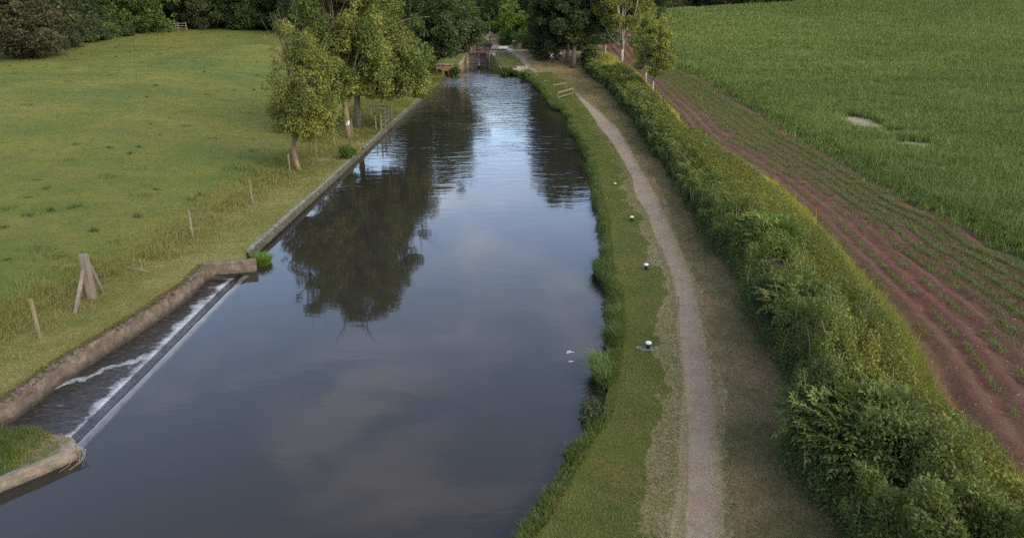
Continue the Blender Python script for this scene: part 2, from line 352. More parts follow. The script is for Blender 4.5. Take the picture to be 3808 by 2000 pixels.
# ---- ground: vertex masks say what grows where, noise breaks the edges
def ground_mat():
    n = NT('ground'); p = n.pos()
    def attr(nm):
        a = n.n('ShaderNodeAttribute', attribute_name=nm); s = n.n('ShaderNodeSeparateColor'); n.l(a.outputs['Color'], s.inputs[0])
        return s.outputs[0], s.outputs[1], s.outputs[2], a.outputs['Alpha']
    path, dry, soil, crop = attr('m1'); past, bank, verge, bare = attr('m2')
    n1 = n.noise(p, .12, 4, .6); n2 = n.noise(p, .9, 5, .65); n3 = n.noise(p, 7, 4, .7); n4 = n.noise(p, 45, 3, .7); n5 = n.noise(p, 150, 2, .6)
    fine = n.math('ADD', n.math('MULTIPLY', n3, .45), n.math('MULTIPLY', n4, .55))
    streak = n.noise(n.mapped(p, (1.2, 9, 1), (0, 0, .35)), 1.0, 5, .7)
    def th(mask, amt=.7, lo=.42, hi=.58):
        v = n.math('ADD', mask, n.math('MULTIPLY', n.math('SUBTRACT', n.math('ADD', n.math('MULTIPLY', n3, .6), n.math('MULTIPLY', n4, .4)), .5), amt))
        return n.ramp(v, [(lo, 0.0), (hi, 1.0)])
    # towpath-side mown grass
    green = n.mix(n.ramp(n2, [(.35, 0.0), (.65, 1.0)]), (.040, .060, .012), (.080, .090, .018))
    green = n.mix(n.ramp(n.noise(n.mapped(p, (1, 1, 1), (0, 0, 0), (3, 11, 5)), .55, 5, .7), [(.52, 0.0), (.68, .75)]), green, (.125, .088, .035))
    green = n.mix(n.ramp(n3, [(.45, 0.0), (.75, .55)]), green, (.11, .088, .035))
    # pasture
    pg = n.mix(n.ramp(n1, [(.36, 0.0), (.62, 1.0)]), (.050, .077, .013), (.122, .115, .019))
    pg = n.mix(n.ramp(n.noise(n.mapped(p, (.5, 1, 1)), .42, 5, .7), [(.46, 0.0), (.62, .6)]), pg, (.13, .108, .03))
    pg = n.mix(n.ramp(n2, [(.4, 0.0), (.7, .7)]), pg, (.052, .080, .011))
    pg = n.mix(n.ramp(streak, [(.45, 0.0), (.7, .5)]), pg, (.105, .098, .03))
    c = n.mix(th(past, .5, .3, .7), green, pg)
    # dry mown strip on the left bank
    bk = n.mix(n.ramp(n2, [(.35, 0.0), (.6, 1.0)]), (.090, .104, .020), (.150, .140, .042))
    bk = n.mix(n.ramp(streak, [(.5, 0.0), (.72, .75)]), bk, (.22, .185, .09))
    bk = n.mix(n.ramp(n.noise(n.mapped(p, (1, 1, 1), (0, 0, 0), (7, 3, 1)), .7, 5, .7), [(.5, 0.0), (.7, .6)]), bk, (.15, .09, .036))
    c = n.mix(th(bank, .5, .3, .7), c, bk)
    # brownish verge by the hedge
    vg = n.mix(n.ramp(n2, [(.38, 0.0), (.62, 1.0)]), (.080, .084, .026), (.195, .135, .068))
    vg = n.mix(n.ramp(n3, [(.45, 0.0), (.7, .6)]), vg, (.17, .12, .065))
    c = n.mix(th(verge, .5, .3, .7), c, vg)
    # dry trodden strip and gravel
    dr = n.mix(n.ramp(fine, [(.35, 0.0), (.62, 1.0)]), (.115, .088, .045), (.27, .22, .13))
    c = n.mix(th(dry, 1.1), c, dr)
    gv = n.mix(n.ramp(n.math('ADD', n.math('MULTIPLY', n5, .6), n.math('MULTIPLY', n4, .4)), [(.35, 0.0), (.62, 1.0)]), (.115, .084, .054), (.280, .220, .155))
    gv = n.mix(n.ramp(n2, [(.45, 0.0), (.7, .55)]), gv, (.15, .095, .07))
    gv = n.mix(n.ramp(n.noise(p, 2.6, 5, .75), [(.52, 0.0), (.7, .6)]), gv, (.10, .085, .05))
    c = n.mix(th(path, 1.15), c, gv)
    # red field soil
    so = n.mix(n.ramp(fine, [(.35, 0.0), (.62, 1.0)]), (.046, .021, .013), (.132, .060, .038))
    so = n.mix(n.ramp(n.noise(n.mapped(p, (1, .35, 1)), 1.3, 5, .7), [(.46, 0.0), (.66, .55)]), so, (.095, .075, .035))
    so = n.mix(n.ramp(n2, [(.45, 0.0), (.7, .6)]), so, (.075, .039, .025))
    st = n.n('ShaderNodeTexVoronoi'); n.l(p, st.inputs['Vector']); st.inputs['Scale'].default_value = 3.4
    so = n.mix(n.ramp(st.outputs['Distance'], [(.0, 1.0), (.075, 1.0), (.09, 0.0)], 'LINEAR'), so, (.22, .17, .145))
    c = n.mix(th(soil, .6), c, so)
    cr = n.mix(n.ramp(n3, [(.4, 0.0), (.65, 1.0)]), (.030, .045, .012), (.055, .050, .020))
    c = n.mix(th(crop, .8), c, cr)
    c = n.mix(th(bare, .6), c, n.mix(n.ramp(n4, [(.4, 0.0), (.6, 1.0)]), (.17, .14, .075), (.30, .25, .15)))
    h = n.math('ADD', n.math('MULTIPLY', n3, .6), n.math('MULTIPLY', n4, .4))
    nm = n.bump(h, .9, .12)
    return n.done(n.pbsdf(c, .95, nm, .12))
M['ground'] = ground_mat()

# ------------------------------------------------------------------ ground sheet
rows = np.concatenate([np.arange(-30, 0, 2.0), np.arange(0, 12, .5), np.arange(12, 60, .16), np.arange(60, 112, .4), np.arange(112, 225, 1.5), np.arange(225, 430, 10),
                       [15.3, 15.9, Y_JOG, Y_JOG + .1, Y_J2 + .02, Y_J2 + .12, GY - .22, GY - .18, GYE - .02, GYE + .02]])
rows = np.unique(np.round(rows, 3))
SEG = [(10,), (40,), (80,), (60,), (1,), (24,), (3,), (4,), (60,), (60,), (50,), (60,), (60,), (24,), (10,)]
def bounds(Y):
    L, R = float(Lf(Y)), float(Rf(Y)); HLy = float(HLf(Y)); HLy = max(HLy, R + 3)
    wl = .25
    b = [-430, -130, min(-45, L - 12), L - 7, L - wl, L - wl + .02, R - .6, R, R + .35, HLy - .6, HLy + 4, HLy + 14, 70, 160, 430]
    b[2] = min(b[2], b[3] - 3)
    b[1] = min(b[1], b[2] - 20)
    return b + []
Vs = []; 
NC = sum(s[0] for s in SEG[:14]) + 1
XX = np.zeros((len(rows), NC)); ZZ = np.zeros_like(XX)
for j, Y in enumerate(rows):
    b = bounds(Y); xs = [b[0]]
    for k in range(14):
        nseg = SEG[k][0]; xs += list(b[k] + (b[k + 1] - b[k]) * np.arange(1, nseg + 1) / nseg)
    XX[j] = xs
YY = np.repeat(rows[:, None], NC, 1)
ZZ = hfun(XX, YY)
Lr = Lf(rows)[:, None] - .24; Rr = Rf(rows)[:, None]
upper = ss(GYE, GYE + .02, rows)[:, None] * 2.6 + ss(GYE + 6.5, GYE + 9.5, rows)[:, None] * 1.3
bed = -1.1 + upper
inside = (XX > Lr + .0) & (XX < Rr - .59)
ZZ = np.where(inside, bed, ZZ)
edge = (XX >= Rr - .59) & (XX < Rr + .36)
locky = ((rows > GY - 5.5) & (rows < GYE + .5))[:, None]
tt = (XX - (Rr - .6)) / .95
ez = np.interp(tt, [0, .63, .72, 1.0], [0, .62, .86, 1.0])
ZZ = np.where(edge & ~locky, bed + (ZZ - bed) * ez, ZZ)
ZZ = np.where(edge & locky & (XX < Rr + .12), bed, ZZ)
# plough ridges and cloddy soil
soilw = ss(-.1, .4, XX - SEf(YY)) * (1 - ss(-.3, .3, XX - CEf(YY)))
u = (XX - SEf(YY)) / np.maximum(CEf(YY) - SEf(YY), 1)
ZZ = ZZ + soilw * (.07 * np.sin(u * 2 * math.pi * 9) + .11 * (fbm(XX * 3.5, YY * 3.5, 21) - .5))
idx = np.arange(len(rows) * NC).reshape(len(rows), NC)
quads = np.stack([idx[:-1, :-1], idx[:-1, 1:], idx[1:, 1:], idx[1:, :-1]], -1).reshape(-1, 4)
me = npmesh('ground', np.stack([XX, YY, ZZ], -1).reshape(-1, 3), quads, smooth=True)
def setattr4(nm, a, b, c, d):
    ca = me.color_attributes.new(nm, 'FLOAT_COLOR', 'POINT')
    ca.data.foreach_set('color', np.stack([a, b, c, d], -1).astype(np.float32).ravel())
wob = .34 * (fbm(XX * 1.6, YY * 1.1, 31) - .5) * 2
fade = 1 - .8 * ss(62, 70, YY) * (1 - ss(86, 92, YY))
pathm = ss(-.12, .12, XX + wob - PLf(YY)) * (1 - ss(-.12, .12, XX + wob - PRf(YY))) * np.where((YY > 84) & (YY < 91), .3, 1)
drym = ss(-.35, .25, XX + 2 * wob - DRYf(YY)) * (1 - ss(-.1, .4, XX + wob - PRf(YY) - .12)) * (1 - .6 * ss(70, 80, YY) * (1 - ss(92, 96, YY)))
soilm = ss(-.5, .1, XX + wob - SEf(YY)) * (1 - ss(140, 170, YY) * 0)
cropm = ss(-.5, .5, XX + 3 * wob - CEf(YY))
Lc = LcF(YY)
pastm = ss(2.2, 4.5, Lc - XX + 2 * wob) 
bankm = ss(-.2, .0, Lc - XX) * (1 - ss(2.6, 4.4, Lc - XX + 2 * wob)) * (1 - .75 * ss(44, 58, YY))
vergem = ss(-.5, .1, XX + wob - PRf(YY) - .05) * (1 - ss(.3, .8, XX - SEf(YY)))
barem = bare_mask(XX, YY)
setattr4('m1', pathm, drym, soilm, cropm); setattr4('m2', pastm, bankm, vergem, barem)
tag(link('ground', me, M['ground']), 'grass banks, gravel towpath, pasture and red field soil', 'ground', kind='structure')

# ------------------------------------------------------------------ water
def water_mat(name, pool=False):
    n = NT(name); p = n.pos(); xyz = n.n('ShaderNodeSeparateXYZ'); n.l(p, xyz.inputs[0])
    col = (.015, .0135, .010)
    def mr(v, a, b, c=0.0, d=1.0):
        m = n.n('ShaderNodeMapRange', interpolation_type='SMOOTHSTEP'); n.l(v, m.inputs[0]); m.inputs[1].default_value = a; m.inputs[2].default_value = b
        m.inputs[3].default_value = c; m.inputs[4].default_value = d; return m.outputs[0]
    if not pool:
        farm = n.math('ADD', mr(xyz.outputs[1], 26, 60, .05, .75), mr(xyz.outputs[1], 62, 84, 0.0, 1.9))
        patch = n.ramp(n.noise(p, .16, 3, .5), [(.38, .35), (.6, 1.0)])
        w1 = n.noise(n.mapped(p, (.6, 1.5, 1)), .95, 3, .5, .4); w2 = n.noise(n.mapped(p, (.7, 1.5, 1)), 3.4, 2, .5)
        h = n.math('ADD', w1, n.math('MULTIPLY', w2, .16))
        nm = n.bump(h, n.math('MULTIPLY', farm, patch), .08)
        # quick rough flow on the face of the weir
        face = mr(xyz.outputs[2], -.04, -.01, 1.0, 0.0)
        w3 = n.noise(n.mapped(p, (3.0, 4.5, 2.2)), 1.9, 4, .6, .8)
        nm = n.bump(w3, n.math('MULTIPLY', face, .9), .06, nm)
        pr = n.pbsdf(col, .035, nm, .5, IOR=1.333)
        return n.done(pr)
    d = n.math('SUBTRACT', -10.22, xyz.outputs[0])               # metres from the foot of the weir
    w = n.noise(n.mapped(p, (3.0, 4.5, 1)), 1.6, 5, .65, .5)
    nm = n.bump(w, .6, .10)
    fn = n.noise(n.mapped(p, (2.2, 6.5, 1)), 1.5, 7, .72, .7)
    band = mr(n.math('ADD', d, n.math('MULTIPLY', n.math('SUBTRACT', n.noise(p, 1.3, 4, .65), .5), 1.5)), -.15, .70, 1.0, 0.0)
    f1 = n.ramp(n.math('ADD', n.math('MULTIPLY', band, .62), n.math('MULTIPLY', fn, .62)), [(.60, 0.0), (1.0, .95)])
    # tongue of foam that drifts off down the channel
    line = n.math('ABSOLUTE', n.math('SUBTRACT', n.math('SUBTRACT', xyz.outputs[1], 17.6), n.math('ADD', n.math('MULTIPLY', n.math('ADD', xyz.outputs[0], 10.3), 1.05), n.math('MULTIPLY', n.noise(p, 1.5, 4, .6), 1.3))))
    f2 = n.ramp(n.math('ADD', n.math('MULTIPLY', mr(line, 0.0, .45, 1.0, 0.0), .5), n.math('MULTIPLY', n.noise(p, 7, 5, .7, 1.2), .62)), [(.62, 0.0), (.90, .7)])
    f3 = n.ramp(n.noise(n.mapped(p, (1.4, 8, 1)), 2.0, 6, .75, .8), [(.52, 0.0), (.85, .3)])
    foam = n.math('MAXIMUM', f1, n.math('MAXIMUM', f2, f3))
    c = n.mix(foam, (.016, .014, .011), (.36, .37, .38))
    ro = n.n('ShaderNodeMapRange'); n.l(foam, ro.inputs[0]); ro.inputs[3].default_value = .06; ro.inputs[4].default_value = .8
    return n.done(n.pbsdf(c, ro.outputs[0], nm, .5, IOR=1.333))
M['water'] = water_mat('canal_water'); M['pool'] = water_mat('weir_pool', True)

WX = -9.74; WY0 = at(281, 1609, 0)[1]; WY1 = at(884, 1028, 0)[1]
mb = MB()
# main sheet of the lower pound with the sheet that curls over the weir
prof = [(WX + .34, 0.0), (WX + .12, -.003), (WX + .02, -.012), (WX - .08, -.035), (WX - .20, -.085), (WX - .34, -.145), (WX - .50, -.20), (WX - .6, -.24)]
ys = np.linspace(WY0 - .72, WY1 + .15, 60)
for (x0, z0), (x1, z1) in zip(prof[:-1], prof[1:]):
    pass
V = [(x, y, z) for x, z in prof for y in ys]; n_ = len(ys)
mb.add(V, [(i * n_ + j, i * n_ + j + 1, (i + 1) * n_ + j + 1, (i + 1) * n_ + j) for i in range(len(prof) - 1) for j in range(n_ - 1)])
yl = [-30, WY0 - .72, WY1 + .15, 101.9]
xl = WX + .34
mb.add([(-62, -30, 0), (8, -30, 0), (8, WY0 - .72, 0), (xl, WY0 - .72, 0), (-9.65, WY0 - .72, 0), (-10.6, 12.4, 0), (-14, 11, 0), (-62, 11, 0)], [tuple(range(8))])
mb.add([(xl, WY0 - .72, 0), (8, WY0 - .72, 0), (8, WY1 + .15, 0), (xl, WY1 + .15, 0)], [(0, 1, 2, 3)])
mb.add([(-10.9, WY1 + .15, 0), (8, WY1 + .15, 0), (8, GY + .1, 0), (-10.9, GY + .1, 0)], [(0, 1, 2, 3)])
o = mb.build('canal_water', M['water'], smooth=True); tag(o, 'calm brown canal water reflecting a cloudy sky and the trees', 'canal water', kind='structure')
mb = MB().add([(-13.5, 12.3, -.19), (-9.9, 12.3, -.19), (-9.9, WY1 + .4, -.19), (-13.5, WY1 + .4, -.19), (-22, 15.5, -.19), (-22, 12.3, -.19), (-13.5, 12.3, -.19), (-13.5, 15.5, -.19)],
              [(0, 1, 2, 3), (5, 6, 7, 4)])
o = mb.build('weir_pool_water', M['pool']); tag(o, 'lower dark channel water streaked with white foam below the weir', 'channel water', kind='structure')
mb = MB().add([(GX0 - .1, GY + .3, .35), (GX1 + .1, GY + .3, .35), (GX1 + .1, GYE, .35), (GX0 - .1, GYE, .35), (GX0 - .1, GYE + .1, 2.0), (GX1 + .1, GYE + .1, 2.0), (GX1 + .1, GYE + 8.5, 2.0), (GX0 - .1, GYE + 8.5, 2.0)], [(0, 1, 2, 3), (4, 5, 6, 7)])
o = mb.build('lock_water', M['water']); tag(o, 'dark water inside the lock chamber and in the pound above', 'canal water', kind='structure')

# ------------------------------------------------------------------ walls, weir, spit
def gridwall(mb, line, prof, jit, seed, step=.12, zn=.0):
    """sweep a profile [(across, z)] along a plan polyline; across is to the right of travel"""
    P = np.array(line, float); seg = np.linalg.norm(np.diff(P, axis=0), axis=1); cum = np.concatenate([[0], np.cumsum(seg)])
    t = np.linspace(0, cum[-1], max(2, int(cum[-1] / step)))
    X = np.interp(t, cum, P[:, 0]); Y = np.interp(t, cum, P[:, 1])
    dx = np.gradient(X); dy = np.gradient(Y); ln = np.hypot(dx, dy); nx, ny = dy / ln, -dx / ln
    V = []; n = len(prof)
    r = np.random.default_rng(seed)
    for i in range(len(t)):
        for k, (a, z) in enumerate(prof):
            j = jit * (vnoise(t[i] * 2.5, k * 3.1, seed) - .5) * 2 + jit * .6 * r.uniform(-1, 1)
            jz = jit * (vnoise(t[i] * 3.5, k * 1.7, seed + 5) - .5) * 1.4 if z > 0 else 0
            V.append((X[i] + nx[i] * (a + j), Y[i] + ny[i] * (a + j), z + jz))
    Fs = [(i * n + k, i * n + k + 1, (i + 1) * n + k + 1, (i + 1) * n + k) for i in range(len(t) - 1) for k in range(n - 1)]
    Fs += [tuple(range(n - 1, -1, -1)), tuple((len(t) - 1) * n + k for k in range(n))]
    mb.add(V, Fs)
# retaining wall of the weir channel: along the channel, then the return to the canal
wl = [at(30, 1478, .42), at(228, 1337, .42), at(528, 1158, .42), at(700, 1044, .42), at(757, 984, .42)]
line = [(-19, 14.75), (-12.6, 14.2), (-12.35, 14.25)] + [(p[0], p[1]) for p in wl]
root = empty('retaining_wall', (line[2][0], line[2][1], .4), 'long low brown concrete wall along the weir channel', 'wall')
mb = MB(); gridwall(mb, line, [(-.30, -.6), (-.30, .27), (-.14, .355), (-.04, .36), (.0, .32), (.02, .1), (.03, -.1), (.03, -.6)], .04, 3)
mb.build('wall_face', M['wall'], root, smooth=False)
e = at(947, 968, .42)
mb = MB(); gridwall(mb, [(line[-1][0] - .05, line[-1][1] + .02), (e[0] + .02, e[1] - .03)], [(-.36, -.6), (-.36, .40), (-.2, .445), (-.05, .44), (.0, .40), (.02, .1), (.03, -.6)], .022, 9)
mb.build('return_wall', M['wall'], root)
# loose stones breaking out of the wall head
mb = MB()
for i in range(260):
    t = random.random() ** .8; a = random.randrange(len(line) - 1); p = Vector(line[a]).lerp(Vector(line[a + 1]), random.random())
    s_ = random.uniform(.03, .095)
    mb.box((p[0] - random.uniform(-.02, .12), p[1] + random.uniform(-.1, .1), .36 + random.uniform(-.02, .02)), (s_ * 1.6, s_ * 1.2, s_), random.uniform(0, 3), (random.uniform(-.4, .4), random.uniform(-.4, .4)), ch=s_ * .25)
M['rubble'] = stone_mat('dark_rubble', [(.3, (.02, .016, .012)), (.5, (.055, .043, .034)), (.7, (.19, .16, .135))], None, .5)
mb.build('broken_wall_head', M['rubble'], root, jit=.006)
# piled wall with a concrete coping on the left bank
c0 = at(936, 924, .4); 
pl = [(-10.02, c0[1] - .12), (-9.86, 34.0), (-9.75, 40.0), (-9.6, 52.0), (-9.3, 70.0), (-9.05, 79.0)]
root = empty('canal_wall', (pl[0][0], pl[0][1], .35), 'straight piled wall with pale coping along the left bank', 'wall')
mb = MB()
def along(pl, t):
    P = np.array(pl); seg = np.linalg.norm(np.diff(P, axis=0), axis=1); cum = np.concatenate([[0], np.cumsum(seg)])
    return np.interp(t, cum, P[:, 0]), np.interp(t, cum, P[:, 1]), cum[-1]
Ltot = along(pl, 0)[2]; t = 0
while t < Ltot - .5:
    ln = min(random.uniform(2.2, 3.2), Ltot - t); x0, y0, _ = along(pl, t); x1, y1, _ = along(pl, t + ln - .02)
    if not (41.8 < y0 < 44.5):
        dz = random.uniform(-.012, .012); mb.bar((x0 - .14, y0, 0.33 + dz), (x1 - .14, y1, .33 + dz + random.uniform(-.01, .01)), .17, .12, ch=.02)
    t += ln
mb.build('coping', M['coping'], root)
mb = MB(); ts = np.arange(0, Ltot, .09); V = []
for i, t in enumerate(ts):
    x, y, _ = along(pl, t); a = .05 if (i // 2) % 2 else -.02
    a += random.uniform(-.012, .012)
    V += [(x + a - .06, y, .30), (x + a - .04, y, -.7)]
mb.add(V, [(2 * i, 2 * i + 1, 2 * i + 3, 2 * i + 2) for i in range(len(ts) - 1)]); mb.build('piling', M['piling'], root)
mb = MB(); mb.bar((pl[0][0] + .02, pl[0][1], .13), (-9.8, 40, .13), .07, .09); mb.build('waling', M['piling'], root)
# weir
root = empty('weir', (WX, WY0, -.3), 'long low concrete weir spilling water into the left channel', 'weir')
mb = MB(); V = []; ys2 = np.linspace(WY0 - .72, WY1 + .1, 90)
pr = [(WX + .29, -.5), (WX + .27, -.004), (WX + .18, .006), (WX + .06, .005), (WX - .01, -.010), (WX - .05, -.5)]
for y in ys2:
    for k, (x, z) in enumerate(pr): V.append((x + .012 * (vnoise(y * 3, k, 4) - .5), y, z + (.016 * (vnoise(y * 1.6, 9, 6) - .5) if z > 0 else 0)))
mb.add(V, [(i * 6 + k, i * 6 + k + 1, (i + 1) * 6 + k + 1, (i + 1) * 6 + k) for i in range(89) for k in range(5)])
nn = NT('wet_sill'); pp = nn.pos()
cc = nn.ramp(nn.noise(nn.mapped(pp, (3, 1, 1)), 2.2, 6, .7), [(.32, (.02, .017, .014)), (.45, (.055, .048, .042)), (.7, (.085, .075, .066))])
M['sill'] = nn.done(nn.pbsdf(cc, .12, nn.bump(nn.noise(nn.mapped(pp, (6, 2, 1)), 3, 4), .25, .02), .6))
mb.build('sill', M['sill'], root, smooth=True)
# grassy concrete spit
tip = [at(288, 1652, .27), at(279, 1668, .27), at(230, 1690, .27), at(144, 1727, .27), at(0, 1785, .27)]
back = [at(270, 1626, .27), at(144, 1602, .27), at(0, 1597, .27)]
fr = [(p[0], p[1]) for p in tip]; bk = [(p[0], p[1]) for p in back]
poly = fr + [(fr[-1][0] - .9, fr[-1][1] - 2.2), (fr[-1][0] - 1.2, 6.0), (-19, 6.0), (-19, bk[-1][1] - .5)] + bk[::-1]
root = empty('abutment', (fr[2][0] - .6, fr[2][1], .2), 'grass topped concrete abutment at the near end of the weir', 'abutment')
sp = []
for i in range(len(poly)):
    a, b = Vector(poly[i]), Vector(poly[(i + 1) % len(poly)]); k = max(1, int((b - a).length / .1)) if (b - a).length < 4 else 6
    sp += [a.lerp(b, j / k) for j in range(k)]
cen = Vector((-13.5, 11)); mb = MB(); N = len(sp); V = []
for zi, (z, ins) in enumerate(((-.9, 0), (0.0, 0.0), (.245, 0.0), (.268, .02), (.275, .30))):
    for i, p in enumerate(sp):
        d = (cen - p).normalized(); j = .02 * (vnoise(i * .7, zi * 2.0, 2) - .5) * 2
        q = p + d * (ins + j); V.append((q[0], q[1], z + (.02 * (vnoise(i * .5, 7 + zi, 3) - .5) if z > 0.1 else 0)))
mb.add(V, [(zi * N + (i + 1) % N, zi * N + i, (zi + 1) * N + i, (zi + 1) * N + (i + 1) % N) for zi in range(4) for i in range(N)])
mb.build('concrete_edge', M['spit'], root)
mb = MB(); mb.add([V[4 * N + i] for i in range(N)], [tuple(range(N - 1, -1, -1))])
nn = NT('abutment_turf'); pp = nn.pos(); c_ = nn.mix(nn.ramp(nn.noise(pp, 2.0, 5, .7), [(.4, 0.0), (.6, 1.0)]), (.035, .05, .014), (.12, .10, .06))
M['turf'] = nn.done(nn.pbsdf(c_, .95, nn.bump(nn.noise(pp, 30, 3), .8, .05), .1)); SPIT = poly
mb.build('turf', M['turf'], root)
o = MB(); tp = tip[1]
for k in range(6):
    a = random.uniform(-.8, .9); p0 = Vector((tp[0] - random.uniform(.0, .25), tp[1] + random.uniform(-.08, .1), .27))
    o.tube([p0, p0 + Vector((.12 + .1 * random.random(), -.05 * a, -.06)), p0 + Vector((.2, -.22 * a - .1, -.2)), p0 + Vector((.05, -.3 * a - .2, -.27))], [.006, .005, .004, .003], 5)
tag(o.build('dry_roots', M['straw']), 'pale tangle of dead roots hanging off the abutment tip', 'roots')

# ------------------------------------------------------------------ foliage generators
def leaves(P, axis, nrm, ln, w, col, fold=.18):
    """one rhombic quad per leaf: P base points, axis = direction of growth, nrm = leaf normal"""
    axis = axis / (np.linalg.norm(axis, axis=1, keepdims=True) + 1e-9)
    side = np.cross(axis, nrm); side /= (np.linalg.norm(side, axis=1, keepdims=True) + 1e-9)
    up = np.cross(side, axis); ln = ln[:, None]; w = w[:, None]
    a = P; b = P + axis * ln * .45 + side * w * .5 + up * ln * fold * .3; c = P + axis * ln - up * ln * fold; d = P + axis * ln * .45 - side * w * .5 + up * ln * fold * .3
    V = np.stack([a, b, c, d], 1).reshape(-1, 3)
    return V, np.arange(len(P) * 4).reshape(-1, 4), np.repeat(col, 4, 0)

def rdir(n, r):
    v = r.normal(size=(n, 3)); return v / np.linalg.norm(v, axis=1, keepdims=True)

def palmix(t, pal):
    pal = np.array(pal, float); t = np.clip(t, 0, .9999) * (len(pal) - 1); i = t.astype(int); f = (t - i)[:, None]
    return pal[i] * (1 - f) + pal[i + 1] * f

def crown(seed, ells, n_cl, cl_r, n_leaf, ln, w, pal, droop=0.0, flat=.75, shell=.5, outlier=.24):
    r = np.random.default_rng(seed); E = np.array(ells, float)
    wt = E[:, 3] * E[:, 4] * E[:, 5]; wt = wt ** .75; wt /= wt.sum()
    k = r.choice(len(E), n_cl, p=wt); d = rdir(n_cl, r); rr = (shell + (1 - shell) * r.random(n_cl) ** .6)
    C = E[k, :3] + d * E[k, 3:6] * rr[:, None]
    cr = cl_r * r.uniform(.4, 1.3, n_cl); far = r.random(n_cl) < outlier; C = np.where(far[:, None], C + d * cl_r * .95, C); cr = np.where(far, cr * .6, cr)
    ctint = r.random(n_cl)
    j = r.choice(n_cl, n_leaf, p=cr ** 2 / (cr ** 2).sum())
    dd = rdir(n_leaf, r); q = r.random(n_leaf) ** .45
    P = C[j] + dd * (cr[j] * q)[:, None] * np.array([1, 1, flat])
    ax = dd * .8 + rdir(n_leaf, r) * .9 + np.array([0, 0, -droop])
    nm = rdir(n_leaf, r) * .8 + dd * .3 + np.array([0, 0, .8])
    sz = r.uniform(.65, 1.35, n_leaf)
    col = palmix(ctint[j] * .65 + r.random(n_leaf) * .35, pal) * r.uniform(.8, 1.2, (n_leaf, 1))
    V, Q, cc = leaves(P, ax, nm, ln * sz, w * sz, col)
    return V, Q, cc, C

def limbs(seed, C, trunk_pts, trunk_r, n, r0, lo=.35, bend=.25, wob=.06):
    """trunk polyline plus n limbs that climb from the trunk to clump centres"""
    r = random.Random(seed); mb = MB(); T = [Vector(p) for p in trunk_pts]; mb.tube(T, trunk_r, 9)
    for i in range(n):
        c = Vector(C[r.randrange(len(C))]); f = r.uniform(lo, 1.0); k = f * (len(T) - 1); a = min(int(k), len(T) - 2); s0 = T[a].lerp(T[a + 1], k - a)
        if c.z < s0.z + .2: 
            c.z = s0.z + abs(c.z - s0.z) * .5 + .2
        m1 = s0.lerp(c, .33) + Vector((0, 0, -bend * (c - s0).length * .2)) + Vector((r.uniform(-1, 1), r.uniform(-1, 1), 0)) * wob * (c - s0).length
        m1.z = max(m1.z, s0.z + .05); m2 = s0.lerp(c, .68) + Vector((r.uniform(-1, 1), r.uniform(-1, 1), r.uniform(-.3, .8))) * wob * (c - s0).length
        rr = r0 * r.uniform(.6, 1.1); mb.tube([s0, m1, m2, c], [rr, rr * .7, rr * .42, rr * .12], 6)
        for q in range(2):
            e = c + Vector((r.uniform(-1, 1), r.uniform(-1, 1), r.uniform(.1, 1))) * (c - s0).length * .28
            mb.tube([m2, m2.lerp(e, .5) + Vector((r.uniform(-.1, .1), r.uniform(-.1, .1), .05)), e], [rr * .32, rr * .2, rr * .06], 5)
    return mb

def make_tree(name, label, base, ells, n_cl, cl_r, n_leaf, ln, w, pal, trunk, trunk_r, n_limb, r0, bark, seed, group=None, lo=.35, bend=.25, cat='tree', **kw):
    root = empty(name, base, label, cat, group)
    V, Q, cc, C = crown(seed, ells, n_cl, cl_r, n_leaf, ln, w, pal, **kw)
    link('crown', npmesh('crown', V, Q, col=cc), M['leaf'], root, world=False)
    if trunk: limbs(seed + 1, C, trunk, trunk_r, n_limb, r0, lo, bend).build('trunk', bark, root, smooth=True, world=False)
    return root

def dup(root, loc, rz, sc, label, group=None):
    r = root.copy(); COL.objects.link(r); r.location = loc; r.rotation_euler = (0, 0, rz); r.scale = sc
    r['label'] = label
    if group: r['group'] = group
    for ch in list(root.children):
        c = ch.copy(); COL.objects.link(c); c.parent = r
    return r

PAL_OLIVE = [(.030, .045, .012), (.062, .075, .018), (.105, .108, .026), (.15, .135, .03)]
PAL_WILLOW = [(.050, .058, .016), (.095, .095, .024), (.15, .135, .03), (.20, .165, .035)]
PAL_DARK = [(.014, .026, .010), (.028, .045, .015), (.048, .066, .022), (.066, .080, .028)]
PAL_DEEP = [(.012, .020, .010), (.022, .034, .014), (.040, .050, .020), (.055, .060, .024)]
PAL_BRIGHT = [(.045, .085, .014), (.085, .14, .02), (.14, .19, .03), (.17, .21, .04)]
PAL_MID = [(.026, .048, .012), (.045, .075, .018), (.070, .098, .024), (.095, .115, .030)]
PAL_YEL = [(.085, .105, .024), (.13, .148, .032), (.18, .185, .04), (.24, .225, .05)]

def lift(pal, k, kr=1.0): return [(a * k * kr, b_ * k, c_ * k) for a, b_, c_ in pal]
PAL_OLIVE = lift(PAL_OLIVE, 1.5, .92); PAL_WILLOW = lift(PAL_WILLOW, 1.3, .88); PAL_DARK = lift(PAL_DARK, 1.3, 1.05); PAL_DEEP = lift(PAL_DEEP, 1.35, 1.05); PAL_MID = lift(PAL_MID, 1.25); PAL_BRIGHT = lift(PAL_BRIGHT, 1.5)
